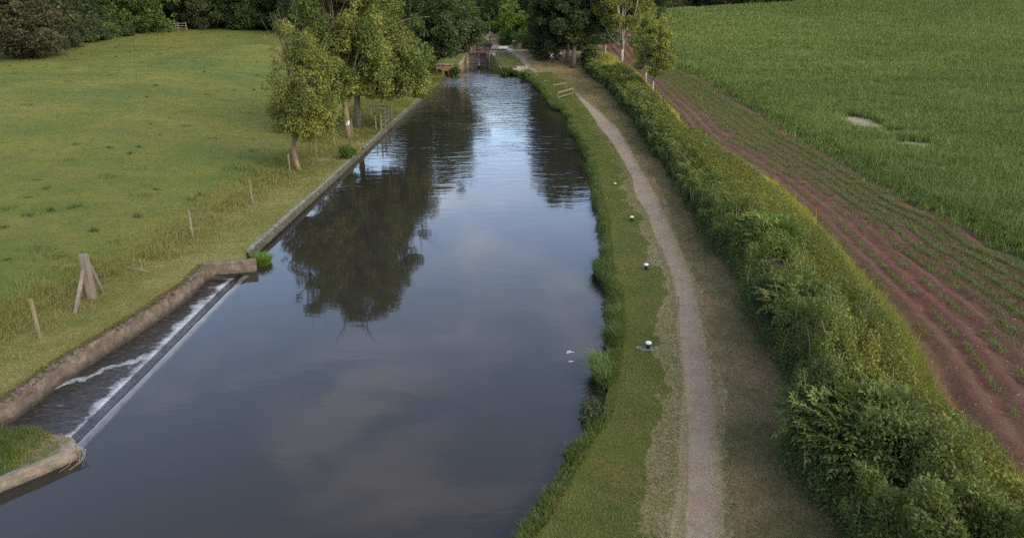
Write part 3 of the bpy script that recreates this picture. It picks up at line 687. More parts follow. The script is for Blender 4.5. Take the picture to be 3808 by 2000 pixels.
# --- left bank trees
b = hit(1110, 635)
make_tree('willow_tree', 'small yellow olive willow with a crooked orange trunk beside the wire fence', b,
          [(.65, 0, 3.5, 1.9, 1.7, 1.3), (.6, 0, 5.1, 1.75, 1.6, 1.7), (.5, 0, 6.9, 1.05, 1.0, 1.1), (.7, -.2, 2.8, 1.5, 1.4, .7), (1.35, .2, 4.2, 1.1, 1.0, 1.2)], 150, .52, 32000, .15, .05, PAL_WILLOW,
          [(0.05, 0, -.2), (-.08, 0, .5), (-.16, .02, 1.1), (-.02, 0, 1.9), (.12, 0, 2.7), (.05, 0, 4.2), (0, 0, 6)], [.17, .15, .13, .125, .11, .07, .03], 40, .06, M['bark_red'], 11, droop=.5, flat=.9, lo=.45)
b = hit(1296, 517)
make_tree('alder_tree', 'tall olive alder, nearer of the twin trunks with a white trunk mark', b,
          [(.3, 0, 5.2, 2.8, 2.6, 2.2), (.0, 0, 8.4, 3.0, 2.6, 2.8), (.1, 0, 11.2, 2.0, 1.9, 2.0), (-.4, -.4, 4.0, 1.8, 1.6, 1.2)], 270, .74, 62000, .155, .10, PAL_OLIVE,
          [(0, 0, -.2), (0, 0, 1.0), (-.05, 0, 2.4), (-.2, 0, 4.5), (-.4, 0, 8), (-.5, 0, 11.5)], [.22, .19, .17, .14, .09, .03], 30, .09, M['bark_red'], 21)
tr = [o for o in bpy.data.objects if o.name == 'alder_tree'][0]
mb = MB(); mb.lathe((b[0], b[1], b[2] + 1.12), [(.175, -.16), (.186, -.15), (.184, 0), (.182, .15), (.172, .16)], 12)
mb.build('white_mark', M['white'], tr)
b = hit(1332, 478)
make_tree('alder_tree', 'tall olive alder, farther twin with the thicker brown trunk leaning over the canal', b,
          [(1.2, 0, 5.6, 3.4, 3.0, 2.3), (1.0, 0, 8.8, 3.2, 3.0, 2.8), (.7, 0, 11.6, 2.2, 2.0, 2.2), (2.5, -.5, 4.2, 2.5, 2.2, 1.5), (3.6, -.6, 3.5, 2.0, 1.8, 1.1), (1.8, -1.4, 5.4, 2.4, 1.8, 1.9), (1.2, -.6, 3.3, 2.4, 1.8, .8), (4.0, -.2, 5.6, 1.6, 1.5, 1.4)], 370, .74, 88000, .155, .10, PAL_OLIVE,
          [(0, 0, -.2), (.02, 0, 1.2), (.1, 0, 2.6), (.3, 0, 5), (.6, 0, 8.5), (.7, 0, 11.8)], [.30, .25, .23, .17, .10, .03], 34, .10, M['bark'], 31)
b = np.array([-11.6, 97.0, float(hfun(-11.6, 97.0))])
make_tree('oak_tree', 'broad dark green tree overhanging the left side of the lock', b,
          [(1.2, 0, 6.5, 5.8, 5.0, 3.2), (1.0, 0, 10, 5.6, 5, 3.8), (4.6, -.6, 5.6, 3.2, 2.6, 2.2), (-3.2, -.5, 4.6, 3.4, 3, 2.4), (1.6, -2.5, 4.4, 3.4, 2.2, 1.8), (-1.5, -2.4, 3.0, 2.8, 2, 1.5), (1, 0, 13, 3.6, 3.2, 2.4)], 330, 1.1, 74000, .27, .2, PAL_DARK,
          [(0, 0, -.2), (.1, 0, 2), (.1, 0, 4), (0, 0, 7), (0, 0, 11)], [.5, .42, .36, .25, .08], 26, .15, M['bark'], 41)
# low shrubs on the far left bank
for i, (sx, sy, sc, lab) in enumerate([(1440, 350, .9, 'low olive bush under the twin alders by the canal wall'), (1560, 282, 1.3, 'rounded dark bush below the oak beside the far left bank')]):
    b = hit(sx, sy)
    make_tree('bank_bush', lab, b, [(0, 0, .7 * sc, 1.2 * sc, 1.1 * sc, .7 * sc), (.5 * sc, 0, .5 * sc, .9 * sc, .9 * sc, .5 * sc)], 40, .4 * sc, 5000, .17, .1, PAL_MID if i else PAL_OLIVE, [(0, 0, -.1), (0, 0, .3), (0, 0, .6)], [.06, .05, .03], 8, .03, M['bark'], 50 + i, cat='bush')
b = hit(1290, 590)
make_tree('bank_bush', 'small dark green bush on the left bank below the white marked trunk', b, [(0, 0, .42, .42, .4, .5)], 26, .2, 2600, .10, .035, PAL_MID, [(0, 0, -.1), (0, 0, .2), (0, 0, .4)], [.03, .025, .015], 8, .015, M['bark'], 57, cat='bush')

# --- right side trees
b1 = hit(2113, 234); b2 = hit(2131, 252)
make_tree('sycamore_tree', 'dark tree with the left of two thick trunks behind the picnic table', b1,
          [(-1.0, .5, 8, 4.0, 4, 4), (-1.0, .5, 12.5, 3.8, 4, 4), (-2.8, .6, 4.4, 2.6, 2.4, 3.0), (-3.0, 1, 8.5, 2.6, 2.8, 3.0), (-1, .5, 16, 2.6, 2.6, 2), (-3.2, 1.8, 2.2, 2.4, 1.4, 1.8)], 260, 1.05, 52000, .27, .19, PAL_DEEP,
          [(0, 0, -.2), (-.1, 0, 1.5), (-.2, 0, 3.4), (-.6, .2, 7), (-1, .3, 13)], [.36, .30, .27, .2, .06], 24, .13, M['bark'], 61)
make_tree('sycamore_tree', 'dark tree with the right of two thick forked trunks by the towpath hedge', b2,
          [(1.0, .5, 8, 3.8, 3.4, 3.4), (.6, .5, 12.5, 3.6, 3.4, 3.6), (-.5, -.8, 6.0, 2.6, 2.2, 2.0), (2.0, .2, 5.4, 2.4, 2.2, 1.8), (.5, .5, 15.5, 2.4, 2.4, 2)], 230, .95, 44000, .26, .18, PAL_DARK,
          [(0, 0, -.2), (.05, 0, 1.5), (.1, 0, 2.8), (.4, .2, 6), (.6, .3, 12)], [.40, .33, .30, .2, .06], 26, .15, M['bark'], 71, lo=.5, bend=.05)
mb = MB(); bb = b2
def pale_tree(name, label, base, h, w, seed, nleaf, dens=1.0, pal=PAL_YEL, fork=.28, ncl=110, lf=.16):
    r = random.Random(seed)
    ells = [(0, 0, h * .46, w * .85, w * .75, h * .17), (0, 0, h * .70, w, w * .9, h * .19), (w * .15, 0, h * .86, w * .6, w * .6, h * .13)]
    root = empty(name, base, label, 'tree')
    V, Q, cc, C = crown(seed, ells, ncl, w * .19, nleaf, lf, lf * .6, pal, flat=.85, shell=.35, outlier=.2)
    link('crown', npmesh('crown', V, Q, col=cc), M['leaf'], root, world=False)
    mb = MB(); k = h / 10
    T = [Vector((0, 0, -.2)), Vector((r.uniform(-.05, .05), 0, h * .12)), Vector((r.uniform(-.1, .1), 0, h * fork)), Vector((r.uniform(-.2, .2), 0, h * .55)), Vector((r.uniform(-.2, .2), 0, h * .85))]
    mb.tube(T, [.17 * k, .14 * k, .12 * k, .07 * k, .02 * k], 8)
    for i in range(13):
        a = r.uniform(0, 6.28); f = r.uniform(.55, 1.15) * fork; s0 = Vector((T[2].x, T[2].y, h * f)); o_ = Vector((math.cos(a), math.sin(a) * .8, 0))
        e = s0 + o_ * w * r.uniform(.5, .95) + Vector((0, 0, h * r.uniform(.28, .5))); m = s0.lerp(e, .4) + o_ * w * .12
        mb.tube([s0, m, s0.lerp(e, .75), e], [.075 * k, .06 * k, .04 * k, .012 * k], 6)
        for q in range(3):
            g = s0.lerp(e, r.uniform(.4, .9)); mb.tube([g, g + Vector((r.uniform(-.4, .4) * w, r.uniform(-.3, .3) * w, h * .13))], [.03 * k, .006], 5)
    mb.build('trunk', M['bark_pale'], root, smooth=True, world=False)
    return root
pale_tree('ash_tree', 'nearest slender pale stemmed tree at the hedge end of the red track', hit(2426, 349), 7.0, 2.2, 81, 16000, fork=.26)
pale_tree('ash_tree', 'slender pale tree just left of the nearest one on the hedge line', hit(2400, 318), 7.6, 2.3, 82, 17000, fork=.28)
pale_tree('ash_tree', 'tall yellow green tree with many pale upright limbs in the hedge', hit(2311, 239), 15, 4.2, 83, 60000, fork=.2, ncl=260, lf=.22)
pale_tree('ash_tree', 'bare pale forked tree beside the dark sycamores at the field end', hit(2207, 185), 11.0, 2.2, 84, 3600, pal=PAL_MID)
b = hit(2249, 222); mb = MB(); mb.tube([(b[0], b[1], b[2] - .2), (b[0] + .03, b[1], b[2] + 1.0), (b[0] + .05, b[1], b[2] + 2.0)], [.11, .10, .09], 8)
tag(mb.build('tree_stump', M['bark_pale'], smooth=True), 'pale bare standing stump in the hedge left of the tall pale tree', 'stump')
# bright round bush by the far towpath and grey shrubs beside it
b = hit(1905, 160)
make_tree('field_maple', 'bright lime green rounded tree beyond the lock beside the far towpath', b, [(0, 0, 3.0, 2.9, 2.6, 2.4), (-.3, 0, 5.2, 2.1, 2, 1.8), (.8, -.2, 2.2, 2.4, 2, 1.6)], 120, .75, 22000, .24, .16, PAL_BRIGHT, [(0, 0, -.1), (0, 0, 1), (0, 0, 3)], [.15, .12, .07], 12, .06, M['bark'], 91)
for i, (sx, sy, sc, lab) in enumerate([(1955, 182, 1.5, 'grey green rounded shrub just right of the lime green tree'), (1888, 168, 1.2, 'low grey green shrub at the foot of the lime green tree'), (2000, 196, 1.7, 'dark shrub between the grey green shrub and the picnic table')]):
    b = hit(sx, sy)
    make_tree('shrub', lab, b, [(0, 0, .9 * sc, 1.3 * sc, 1.1 * sc, .9 * sc), (.4 * sc, 0, 1.3 * sc, .9 * sc, .9 * sc, .7 * sc)], 60, .42 * sc, 8000, .2, .12, PAL_MID if i < 2 else PAL_DEEP, [(0, 0, -.1), (0, 0, .5), (0, 0, 1)], [.07, .06, .03], 8, .03, M['bark'], 100 + i, cat='shrub')

# --- woods: four kinds of tree, copied
def proto(name, label, seed, pal, h, w, nl, lf, low=.1):
    ells = [(0, 0, h * (.24 + low), w * .95, w * .9, h * .30), (0, 0, h * .62, w * .9, w * .85, h * .24), (w * .2, 0, h * .82, w * .55, w * .55, h * .15), (-w * .5, -.3 * w, h * .26, w * .6, w * .5, h * .2), (w * .5, -.35 * w, h * .2, w * .6, w * .5, h * .18), (0, .2 * w, h * .13, w * .8, w * .7, h * .11)]
    return make_tree(name, label, (0, 0, 0), ells, 130, w * .23, nl, lf, lf * .72, pal, [(0, 0, -.4), (0, 0, h * .15), (0, 0, h * .45), (0, 0, h * .8)], [.38, .32, .2, .06], 14, .12, M['bark'], seed)
PR = [proto('woodland_tree', 'p', 201, PAL_DEEP, 13, 4.6, 17000, .34), proto('woodland_tree', 'p', 202, PAL_DARK, 13, 5.0, 18000, .34),
      proto('woodland_tree', 'p', 203, [(.03, .032, .016), (.05, .05, .024), (.075, .07, .034), (.09, .08, .04)], 14, 4.6, 16000, .34, .05), proto('woodland_tree', 'p', 204, PAL_MID, 12, 4.8, 17000, .34)]
used = set()
def wood(k, x, y, sc, label, group, rz=None, sink=0.0):
    loc = (x, y, float(hfun(x, y)) - sink); rz = random.uniform(0, 6.28) if rz is None else rz; s3 = (sc, sc, sc * random.uniform(.9, 1.15))
    if k not in used:
        used.add(k); o = PR[k]; o.location = loc; o.rotation_euler = (0, 0, rz); o.scale = s3; o['label'] = label; o['group'] = group; return o
    return dup(PR[k], loc, rz, s3, label, group)
GL = 'trees of the wood beyond the left pasture'
front = [(45, 228, 2, 1.0, 'brownish tree with bare twigs, leftmost and nearest of the wood'), (150, 192, 0, .95, 'dark tree right of the brownish leftmost tree'), (240, 165, 0, .9, 'dark slender crowned tree left of the pasture hedge'),
         (330, 142, 1, .8, 'dark green tree behind the left end of the pasture hedge'), (520, 126, 3, 1.0, 'paler rounded tree left of the pasture gateway'), (720, 112, 0, .95, 'dark tree right of the pasture gateway'),
         (820, 113, 1, 1.1, 'green leafy tree second to the right of the pasture gateway'), (920, 114, 3, .9, 'paler tree third to the right of the pasture gateway'), (1010, 116, 1, 1.0, 'dark tree just left of the willow crown'), (1100, 118, 0, 1.0, 'dark tree seen between the willow and the alders')]
for sx, sy, k, sc, lab in front:
    b = hit(sx, sy); w_ = 3.2 * sc; wood(k, b[0], b[1] + w_, sc, lab, GL)
BK = 'dark tree filling the wood behind the front trees beyond the left pasture'
for i, (sx, sy, k) in enumerate([(-60, 215, 0), (70, 180, 0), (190, 160, 1), (290, 140, 0), (400, 125, 2), (450, 120, 0), (610, 110, 0), (650, 108, 1), (760, 108, 0), (870, 108, 2), (960, 110, 0), (1060, 110, 1), (1180, 112, 0), (1270, 112, 1)]):
    b = hit(sx, sy)
    for row in (9, 17):
        x = b[0] * (1 + row / b[1]) + random.uniform(-1.5, 1.5); y = b[1] + row + random.uniform(-1.5, 1.5)
        wood((k + row) % 3 if row > 10 else k, x, y, random.uniform(1.0, 1.3), BK, GL + ', back rows')
GC = 'trees closing the view beyond the lock'
CK = ['dark tree closing the view beyond the lock, left of the far towpath', 'dark tree closing the view beyond the lock, right of the far towpath']
for x, y, k in [(-19, 128, 1), (-26, 138, 0), (-15.5, 141, 1), (-33, 124, 0), (-20, 150, 0), (-12, 158, 3), (-28, 160, 1), (-38, 146, 0), (-14, 176, 0), (-22, 178, 1), (-8, 196, 1), (-2.5, 188, 3), (-2, 204, 0), (-45, 135, 1), (-50, 150, 0), (-40, 165, 2)]:
    wood(k, x, y, random.uniform(.95, 1.25), CK[0], GC)
for x, y, k in [(8.5, 148, 3), (4.5, 162, 1), (9, 158, 0), (14, 150, 1), (2.5, 174, 3), (9, 172, 1), (16, 166, 0), (22, 158, 1), (6, 190, 0), (14, 186, 3), (24, 178, 0), (30, 170, 1), (13, 134, 0), (9.5, 130, 1), (11.5, 121, 0), (20, 195, 1)]:
    wood(k, x, y, random.uniform(.95, 1.25), CK[1], GC)
RK = 'dark tree showing above the crest of the green crop field'
for i in range(26):
    x = 34 + i * 3.6 + random.uniform(-1, 1); y = 214 + random.uniform(-3, 8)
    wood([0, 1, 0, 2][i % 4], x, y, random.uniform(1.0, 1.35), RK, 'trees beyond the crop field')

# ------------------------------------------------------------------ hedge
def hedge_profile(Y):
    near = 1 - ss(14, 40, Y)
    w = (SEf(Y) - HLf(Y)) * (.36 + .20 * near) * (1 + .22 * (fbm(Y * .45, Y * 0, 14) - .5) * 2); w = np.maximum(w, .95)
    h = 1.12 + .62 * near + .42 * (fbm(Y * .42, Y * 0, 4) - .5) * 2
    return w, h
def hedge_leaves(n, seed, y0, y1, pal, ln, wd, ang=(0, math.pi), lift=0.0, thick=.22):
    r = np.random.default_rng(seed); zc = np.exp(r.uniform(math.log(y0), math.log(y1), n)); w, h = hedge_profile(zc)
    a = r.uniform(ang[0], ang[1], n)          # 0 = field side, pi = path side
    lump = 1 + .52 * (fbm(zc * .9 + 3, a * 1.8, 8) - .5) * 2 + .12 * (vnoise(zc * 4, a * 5, 9) - .5) * 2
    rr = lump * (1 - thick * r.random(n) ** 1.3)
    ca, sa = np.cos(a), np.sin(a); ex = np.sign(ca) * np.abs(ca) ** .75; ez = np.sign(sa) * np.abs(sa) ** .7
    X = HLf(zc) + w / 2 + ex * w / 2 * rr; Z = hfun(X, zc) * .5 + hfun(HLf(zc), zc) * .5 + .04 + ez * h * rr + lift
    P = np.stack([X, zc + r.normal(0, .05, n), Z], 1); out = np.stack([ca, np.zeros(n), sa + .2], 1)
    sz = r.uniform(.6, 1.4, n) * np.maximum(1, zc / 24)
    ax = out * .8 + rdir(n, r) * .9 + np.array([0, 0, .2]); nm = out * .6 + rdir(n, r) * .7 + np.array([0, 0, .5])
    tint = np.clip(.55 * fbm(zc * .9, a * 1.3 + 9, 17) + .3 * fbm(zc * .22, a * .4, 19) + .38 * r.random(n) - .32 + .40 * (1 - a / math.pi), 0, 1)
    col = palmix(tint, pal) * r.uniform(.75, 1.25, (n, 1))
    return leaves(P, ax, nm, ln * sz, wd * sz, col)
root = empty('hedge', (float(HLf(30)) + 1, 30, .5), 'long dense dark green hedge between the towpath and the field', 'hedge')
PAL_HEDGE = [(.018, .034, .012), (.036, .058, .017), (.078, .102, .026), (.112, .119, .028), (.155, .144, .032), (.195, .168, .034)]
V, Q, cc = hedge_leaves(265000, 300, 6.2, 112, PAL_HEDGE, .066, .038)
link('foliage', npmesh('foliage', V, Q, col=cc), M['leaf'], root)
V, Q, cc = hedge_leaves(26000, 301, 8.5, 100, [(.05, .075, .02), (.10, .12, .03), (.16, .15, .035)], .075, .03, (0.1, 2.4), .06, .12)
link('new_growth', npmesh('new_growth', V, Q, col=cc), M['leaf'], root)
mb = MB(); ysx = np.concatenate([np.arange(7.4, 40, .5), np.arange(40, 113, 1.2)]); V = []
for y in ysx:
    w, h = hedge_profile(np.array([y])); w = float(w[0]); h = float(h[0])
    for a in np.linspace(0, math.pi, 9):
        V.append((float(HLf(y)) + w / 2 + math.cos(a) * w * .5 * .70 + random.uniform(-.06, .06), y, float(hfun(float(HLf(y)), y)) - .1 + (math.sin(a) ** .7) * h * .76 + random.uniform(-.06, .06)))
mb.add(V, [(i * 9 + k, i * 9 + k + 1, (i + 1) * 9 + k + 1, (i + 1) * 9 + k) for i in range(len(ysx) - 1) for k in range(8)] + [tuple(range(9))])
M['core'] = speckle_mat('hedge_filler_dark', [(.3, (.010, .012, .006)), (.7, (.03, .03, .016))], 12, .95, 1.0, 40)  # added opaque filler against see-through, dark in place of the shaded hedge inside
mb.build('dark_filler', M['core'], root, smooth=True)

mb = MB(); rs = random.Random(77)
for i in range(150):
    y = math.exp(rs.uniform(math.log(9), math.log(60))); w_, h_ = hedge_profile(np.array([y])); x = float(HLf(y)) + float(w_[0]) * rs.uniform(-.05, 1.25); z = float(hfun(x, y))
    p0 = Vector((x, y, z + float(h_[0]) * rs.uniform(.3, .7))); p2 = p0 + Vector((rs.uniform(-.35, .2), rs.uniform(-.3, .3), float(h_[0]) * rs.uniform(.35, .62))); k_ = max(1, y / 25)
    mb.tube([p0, p0.lerp(p2, .5) + Vector((rs.uniform(-.06, .06), rs.uniform(-.06, .06), .05)), p2], [.010 * k_, .008 * k_, .003 * k_], 5)
mb.build('dead_stems', M['straw'], root)['kind'] = 'stuff'
def pinnate(P, axis, L, npair, lw, pal, r, col=None):
    """compound leaves: leaflets in pairs along a drooping rib"""
    n = len(P); axis = axis / np.linalg.norm(axis, axis=1, keepdims=True)
    side = np.cross(axis, np.array([0, 0, 1.0])); side /= np.linalg.norm(side, axis=1, keepdims=True) + 1e-6; up = np.cross(side, axis)
    base = palmix(r.random(n), pal) if col is None else col
    out = []
    for k in range(npair):
        f = (k + 1) / (npair + .3)
        q = P + axis * (L * f)[:, None] - np.array([0, 0, 1.0]) * (L * .35 * f * f)[:, None]
        for s_ in (-1, 1):
            ax = side * s_ + axis * .7 - np.array([0, 0, .25]) + r.normal(0, .12, (n, 3)); nm = up + r.normal(0, .2, (n, 3))
            ll = L * lw * (1 - .25 * abs(f - .5)) * r.uniform(.8, 1.2, n)
            out.append(leaves(q, ax, nm, ll, ll * .42, base * r.uniform(.85, 1.15, (n, 1))))
    q = P + axis * L[:, None] - np.array([0, 0, 1.0]) * (L * .35)[:, None]
    out.append(leaves(q, axis - np.array([0, 0, .4]), up + r.normal(0, .1, (n, 3)), L * lw, L * lw * .42, base))
    V = np.concatenate([o[0] for o in out]); C = np.concatenate([o[2] for o in out]); return V, np.arange(len(V)).reshape(-1, 4), C
def ash_bush(label, c, rx, ry, rz, n, L, pal, seed):
    r = np.random.default_rng(seed); root = empty('ash_sapling', (c[0], c[1], float(hfun(c[0], c[1]))), label, 'bush')
    d = rdir(n, r); d[:, 2] = np.abs(d[:, 2]) * 1.0 - .15; lump = 1 + .28 * (fbm(d[:, 0] * 2.5 + 5, d[:, 1] * 2.5 + d[:, 2] * 2, seed) - .5) * 2
    P = np.array(c) + d * np.array([rx, ry, rz]) * (lump * (1 - .4 * r.random(n) ** 1.5))[:, None]
    ax = d + np.array([0, 0, .25]) + rdir(n, r) * .55
    V, Q, cc = pinnate(P, ax, L * r.uniform(.7, 1.25, n), 4, .46, pal, r)
    link('foliage', npmesh('foliage', V, Q, col=cc), M['leaf'], root)
    mb = MB(); rr = random.Random(seed); b0 = Vector((c[0], c[1], float(hfun(c[0], c[1]))))
    for i in range(16):
        e = Vector(P[rr.randrange(n)]); mb.tube([b0 + Vector((rr.uniform(-.3, .3), rr.uniform(-.3, .3), -.1)), b0.lerp(e, .5) + Vector((0, 0, .2)), e], [.03, .022, .008], 6)
    mb.build('stems', M['bark'], root, smooth=True)
def on_hedge(sx, sy, z): p = at(sx, sy, z); return p
PAL_ASH = [(.034, .056, .017), (.055, .080, .022), (.085, .110, .028), (.12, .14, .034)]
ash_bush('big leafy sapling bulging from the near hedge, with long divided leaves', on_hedge(3220, 1590, 1.5), 1.25, 1.8, .62, 1250, .27, [(.04, .062, .018), (.064, .086, .023), (.092, .112, .028), (.12, .135, .033)], 401)
ash_bush('bright green leafy sapling halfway along the hedge', on_hedge(2870, 880, 1.75), .9, 1.7, .6, 1200, .25, [(.05, .085, .018), (.09, .13, .025), (.13, .165, .035)], 403)
ash_bush('mid green sapling above the hedge between the bright one and the near big one', on_hedge(2980, 1130, 1.6), .9, 1.5, .45, 600, .24, PAL_HEDGE[1:5], 404)

# ------------------------------------------------------------------ grasses (stuff)
def blades(P, h, w, lean, pal, r, tint=None, curl=.35, bias=None):
    n = len(P); a = r.uniform(0, 2 * math.pi, n); dirv = np.stack([np.cos(a), np.sin(a), np.zeros(n)], 1)
    if bias is not None: dirv = dirv * .8 + np.array(bias)
    side = np.stack([-np.sin(a + .6), np.cos(a + .6), np.zeros(n)], 1)
    l_ = (lean * r.uniform(.3, 1.3, n) * h)[:, None]; h = h[:, None]; w = w[:, None]
    m = P + dirv * l_ * .35 + np.array([0, 0, 1.0]) * h * .62; t = P + dirv * l_ + np.array([0, 0, 1.0]) * h * (1 - curl * r.random((n, 1)))
    V = np.stack([P - side * w * .5, P + side * w * .5, m + side * w * .4, m - side * w * .4, t], 1).reshape(-1, 3)
    i = np.arange(n)[:, None] * 5; Q = i + np.array([0, 1, 2, 3]); T = i + np.array([3, 2, 4])
    t_ = r.random(n) if tint is None else np.clip(tint + r.uniform(-.22, .22, n), 0, 1)
    col = palmix(t_, pal) * r.uniform(.8, 1.2, (n, 1))
    return V, Q, T, np.repeat(col, 5, 0)
def blob(name, parts, label, cat, mat=None):
    off = 0; Vs, Qs, Ts, Cs = [], [], [], []
    for V, Q, T, C in parts: Vs.append(V); Qs.append(Q + off); Ts.append(T + off); Cs.append(C); off += len(V)
    o = link(name, npmesh(name, np.concatenate(Vs), np.concatenate(Qs), np.concatenate(Ts), col=np.concatenate(Cs)), mat or M['grass'])
    return tag(o, label, cat, kind='stuff')
def logY(n, y0, y1, r): return np.exp(r.uniform(math.log(y0), math.log(y1), n))
def tufted(Pc, k, spread, r):
    P = np.repeat(Pc, k, 0); d = r.normal(0, 1, (len(P), 2)) * np.repeat(spread, k)[:, None]; P = P.copy(); P[:, 0] += d[:, 0]; P[:, 1] += d[:, 1]; return P
def ground_pts(X, Y, dz=-.01): return np.stack([X, Y, hfun(X, Y) + dz], 1)
r = np.random.default_rng(500)
PAL_G = [(.036, .060, .011), (.066, .092, .015), (.100, .115, .022), (.15, .14, .04), (.22, .185, .08)]
PAL_DRY = [(.072, .084, .018), (.115, .115, .026), (.17, .145, .044), (.24, .205, .095), (.31, .26, .13)]
PAL_TALL = [(.068, .082, .020), (.115, .115, .028), (.17, .150, .042), (.23, .19, .07)]
PAL_PAST = [(.039, .067, .011), (.070, .098, .013), (.108, .120, .019), (.142, .138, .028), (.185, .157, .05)]
PAL_CROP = [(.060, .090, .022), (.096, .134, .031), (.14, .172, .042), (.20, .212, .058)]
# right bank lawn
n = 120000; Y = logY(n, 8.6, 100, r); t = r.random(n); X = Rf(Y) + .12 + .6 * ss(95, 97, Y) + t * (DRYf(Y) - Rf(Y) + .3); sz = np.maximum(1, Y / 26)
P = ground_pts(X, Y); tint = .2 + .55 * fbm(X * .8, Y * .8, 41)
blob('bank_grass', [blades(P, r.uniform(.03, .085, n) * sz, .007 * sz, .9, PAL_G, r, tint)], 'short green grass on the bank between water and towpath', 'grass')
# overhanging fringe along the right water edge
n = 5200; Y = logY(n, 8.6, GY - 7.5, r); k = vnoise(Y * 1.3, Y * 0, 43) + .4 * vnoise(Y * 4, Y * 0, 44); keep = r.random(n) < .25 + .9 * (k - .35); Y = Y[keep]; k = k[keep]; n = len(Y)
X = Rf(Y) + r.uniform(-.12, .22, n); P0 = np.stack([X, Y, np.where(X < Rf(Y), .06, .2)], 1); K = 16; sz = np.maximum(1, Y / 30)
P = tufted(P0, K, .05 * sz, r); hh = np.repeat((.10 + .26 * k) * sz ** .6 * (.45 + .55 * ss(12, 18, Y)), K) * r.uniform(.5, 1.2, n * K)
blob('edge_grass', [blades(P, hh, np.repeat(.010 * sz, K), 1.0, [(.020, .042, .010), (.040, .070, .013), (.070, .10, .02), (.12, .125, .04)], r, bias=(-.45, 0, 0))], 'long grass hanging over the right water edge', 'grass')
# verge between path and hedge
n = 90000; Y = logY(n, 8.6, 100, r); X = PRf(Y) + .1 + r.random(n) * (HLf(Y) + .5 - PRf(Y)); sz = np.maximum(1, Y / 26); tint = .05 + .75 * fbm(X * .9, Y * .9, 45)
blob('verge_grass', [blades(ground_pts(X, Y), r.uniform(.03, .09, n) * sz, .007 * sz, 1.0, [(.060, .070, .020), (.10, .098, .032), (.165, .122, .056), (.23, .17, .085), (.29, .235, .135)], r, tint)], 'thin brownish green grass between the towpath and the hedge', 'grass')
# dry tufts straggling over the path margins
n = 60000; Y = logY(n, 8.6, 85, r); s_ = r.random(n) < .7; X = np.where(s_, DRYf(Y) + r.normal(.05, .22, n), PRf(Y) + r.normal(.12, .12, n)); X = np.where(s_ & (r.random(n) < .35), PLf(Y) - np.abs(r.normal(0, .12, n)), X); sz = np.maximum(1, Y / 28)
blob('dry_grass', [blades(ground_pts(X, Y), r.uniform(.02, .06, n) * sz, .006 * sz, 1.3, PAL_DRY, r, .45 + .4 * r.random(n))], 'straw coloured worn grass along both edges of the towpath', 'grass')
# mown left bank
n = 110000; Y = logY(n, 13.5, 60, r); Lc = LcF(Y) - .13; X = Lc - r.random(n) * 3.6; sz = np.maximum(1, Y / 26)
tint = .9 * fbm(X * .5 + Y * .25, Y * .5 - X * .3, 47) 
blob('bank_grass', [blades(ground_pts(X, Y), r.uniform(.03, .10, n) * sz, .007 * sz, 1.1, PAL_DRY, r, tint, bias=(.3, -.2, 0))], 'mown dry yellow grass along the left bank above the wall', 'grass')
# rank grass under the fence and on the far left bank
n = 5200; Y = logY(n, 13.5, 100, r); X = LcF(Y) - 3.0 - r.normal(.5, .75, n); K = 12; sz = np.maximum(1, Y / 32)
hk = (.12 + .33 * fbm(X * .6, Y * .6, 48)) * (1 - .35 * ss(60, 80, Y)); P = tufted(ground_pts(X, Y), K, .10 * sz, r)
b1_ = blades(P, np.repeat(hk * sz ** .5, K) * r.uniform(.5, 1.25, n * K), np.repeat(.009 * sz, K), .7, PAL_TALL, r, np.repeat(.15 + .7 * fbm(X * .35, Y * .35, 49), K))
n = 9000; Y = logY(n, 52, GY - 6.5, r); X = Lf(Y) - .15 - r.random(n) * 5; K = 8; sz = np.maximum(1, Y / 40); P = tufted(ground_pts(X, Y), K, .12 * sz, r)
b2_ = blades(P, np.repeat(.16 * sz ** .5, K) * r.uniform(.5, 1.3, n * K), np.repeat(.012 * sz, K), .8, [(.045, .062, .014), (.085, .095, .02), (.14, .135, .03), (.21, .19, .06)], r, np.repeat(fbm(X * .5, Y * .5, 50), K))
blob('rank_grass', [b1_, b2_], 'long yellow green grass along the wire fence and far left bank', 'grass')
# pasture
n = 30000; Y = logY(n, 18, 150, r); px = r.uniform(-300, 1900, n); X = (px - CX) / F * (Y * CP + 3.2); okk = X < LcF(Y) - 3.6; X, Y = X[okk], Y[okk]; n = len(X); sz = np.maximum(1, Y / 30); K = 6
P = tufted(ground_pts(X, Y), K, .12 * sz, r)
b1_ = blades(P, np.repeat(.06 * sz ** .75, K) * r.uniform(.5, 1.4, n * K), np.repeat(.012 * sz, K), .9, PAL_PAST, r, np.repeat(.0 + .85 * fbm(X * .09, Y * .05, 51) + .5 * (fbm(X * .35, Y * .6, 52) - .4), K))
n = 130; Y = logY(n, 24, 120, r); X = -14 - r.random(n) * (Y * .62); K = 36; P = tufted(ground_pts(X, Y), K, .08 + .26 * r.random(n) ** 2, r)
b2_ = blades(P, np.repeat(.20 * r.uniform(.4, 1.4, n), K) * r.uniform(.5, 1.2, n * K), np.full(n * K, .03), .5, [(.03, .05, .014), (.05, .07, .018), (.075, .08, .03)], r)
blob('pasture_grass', [b1_, b2_], 'grazed yellow green pasture grass sloping up to the wood', 'grass')
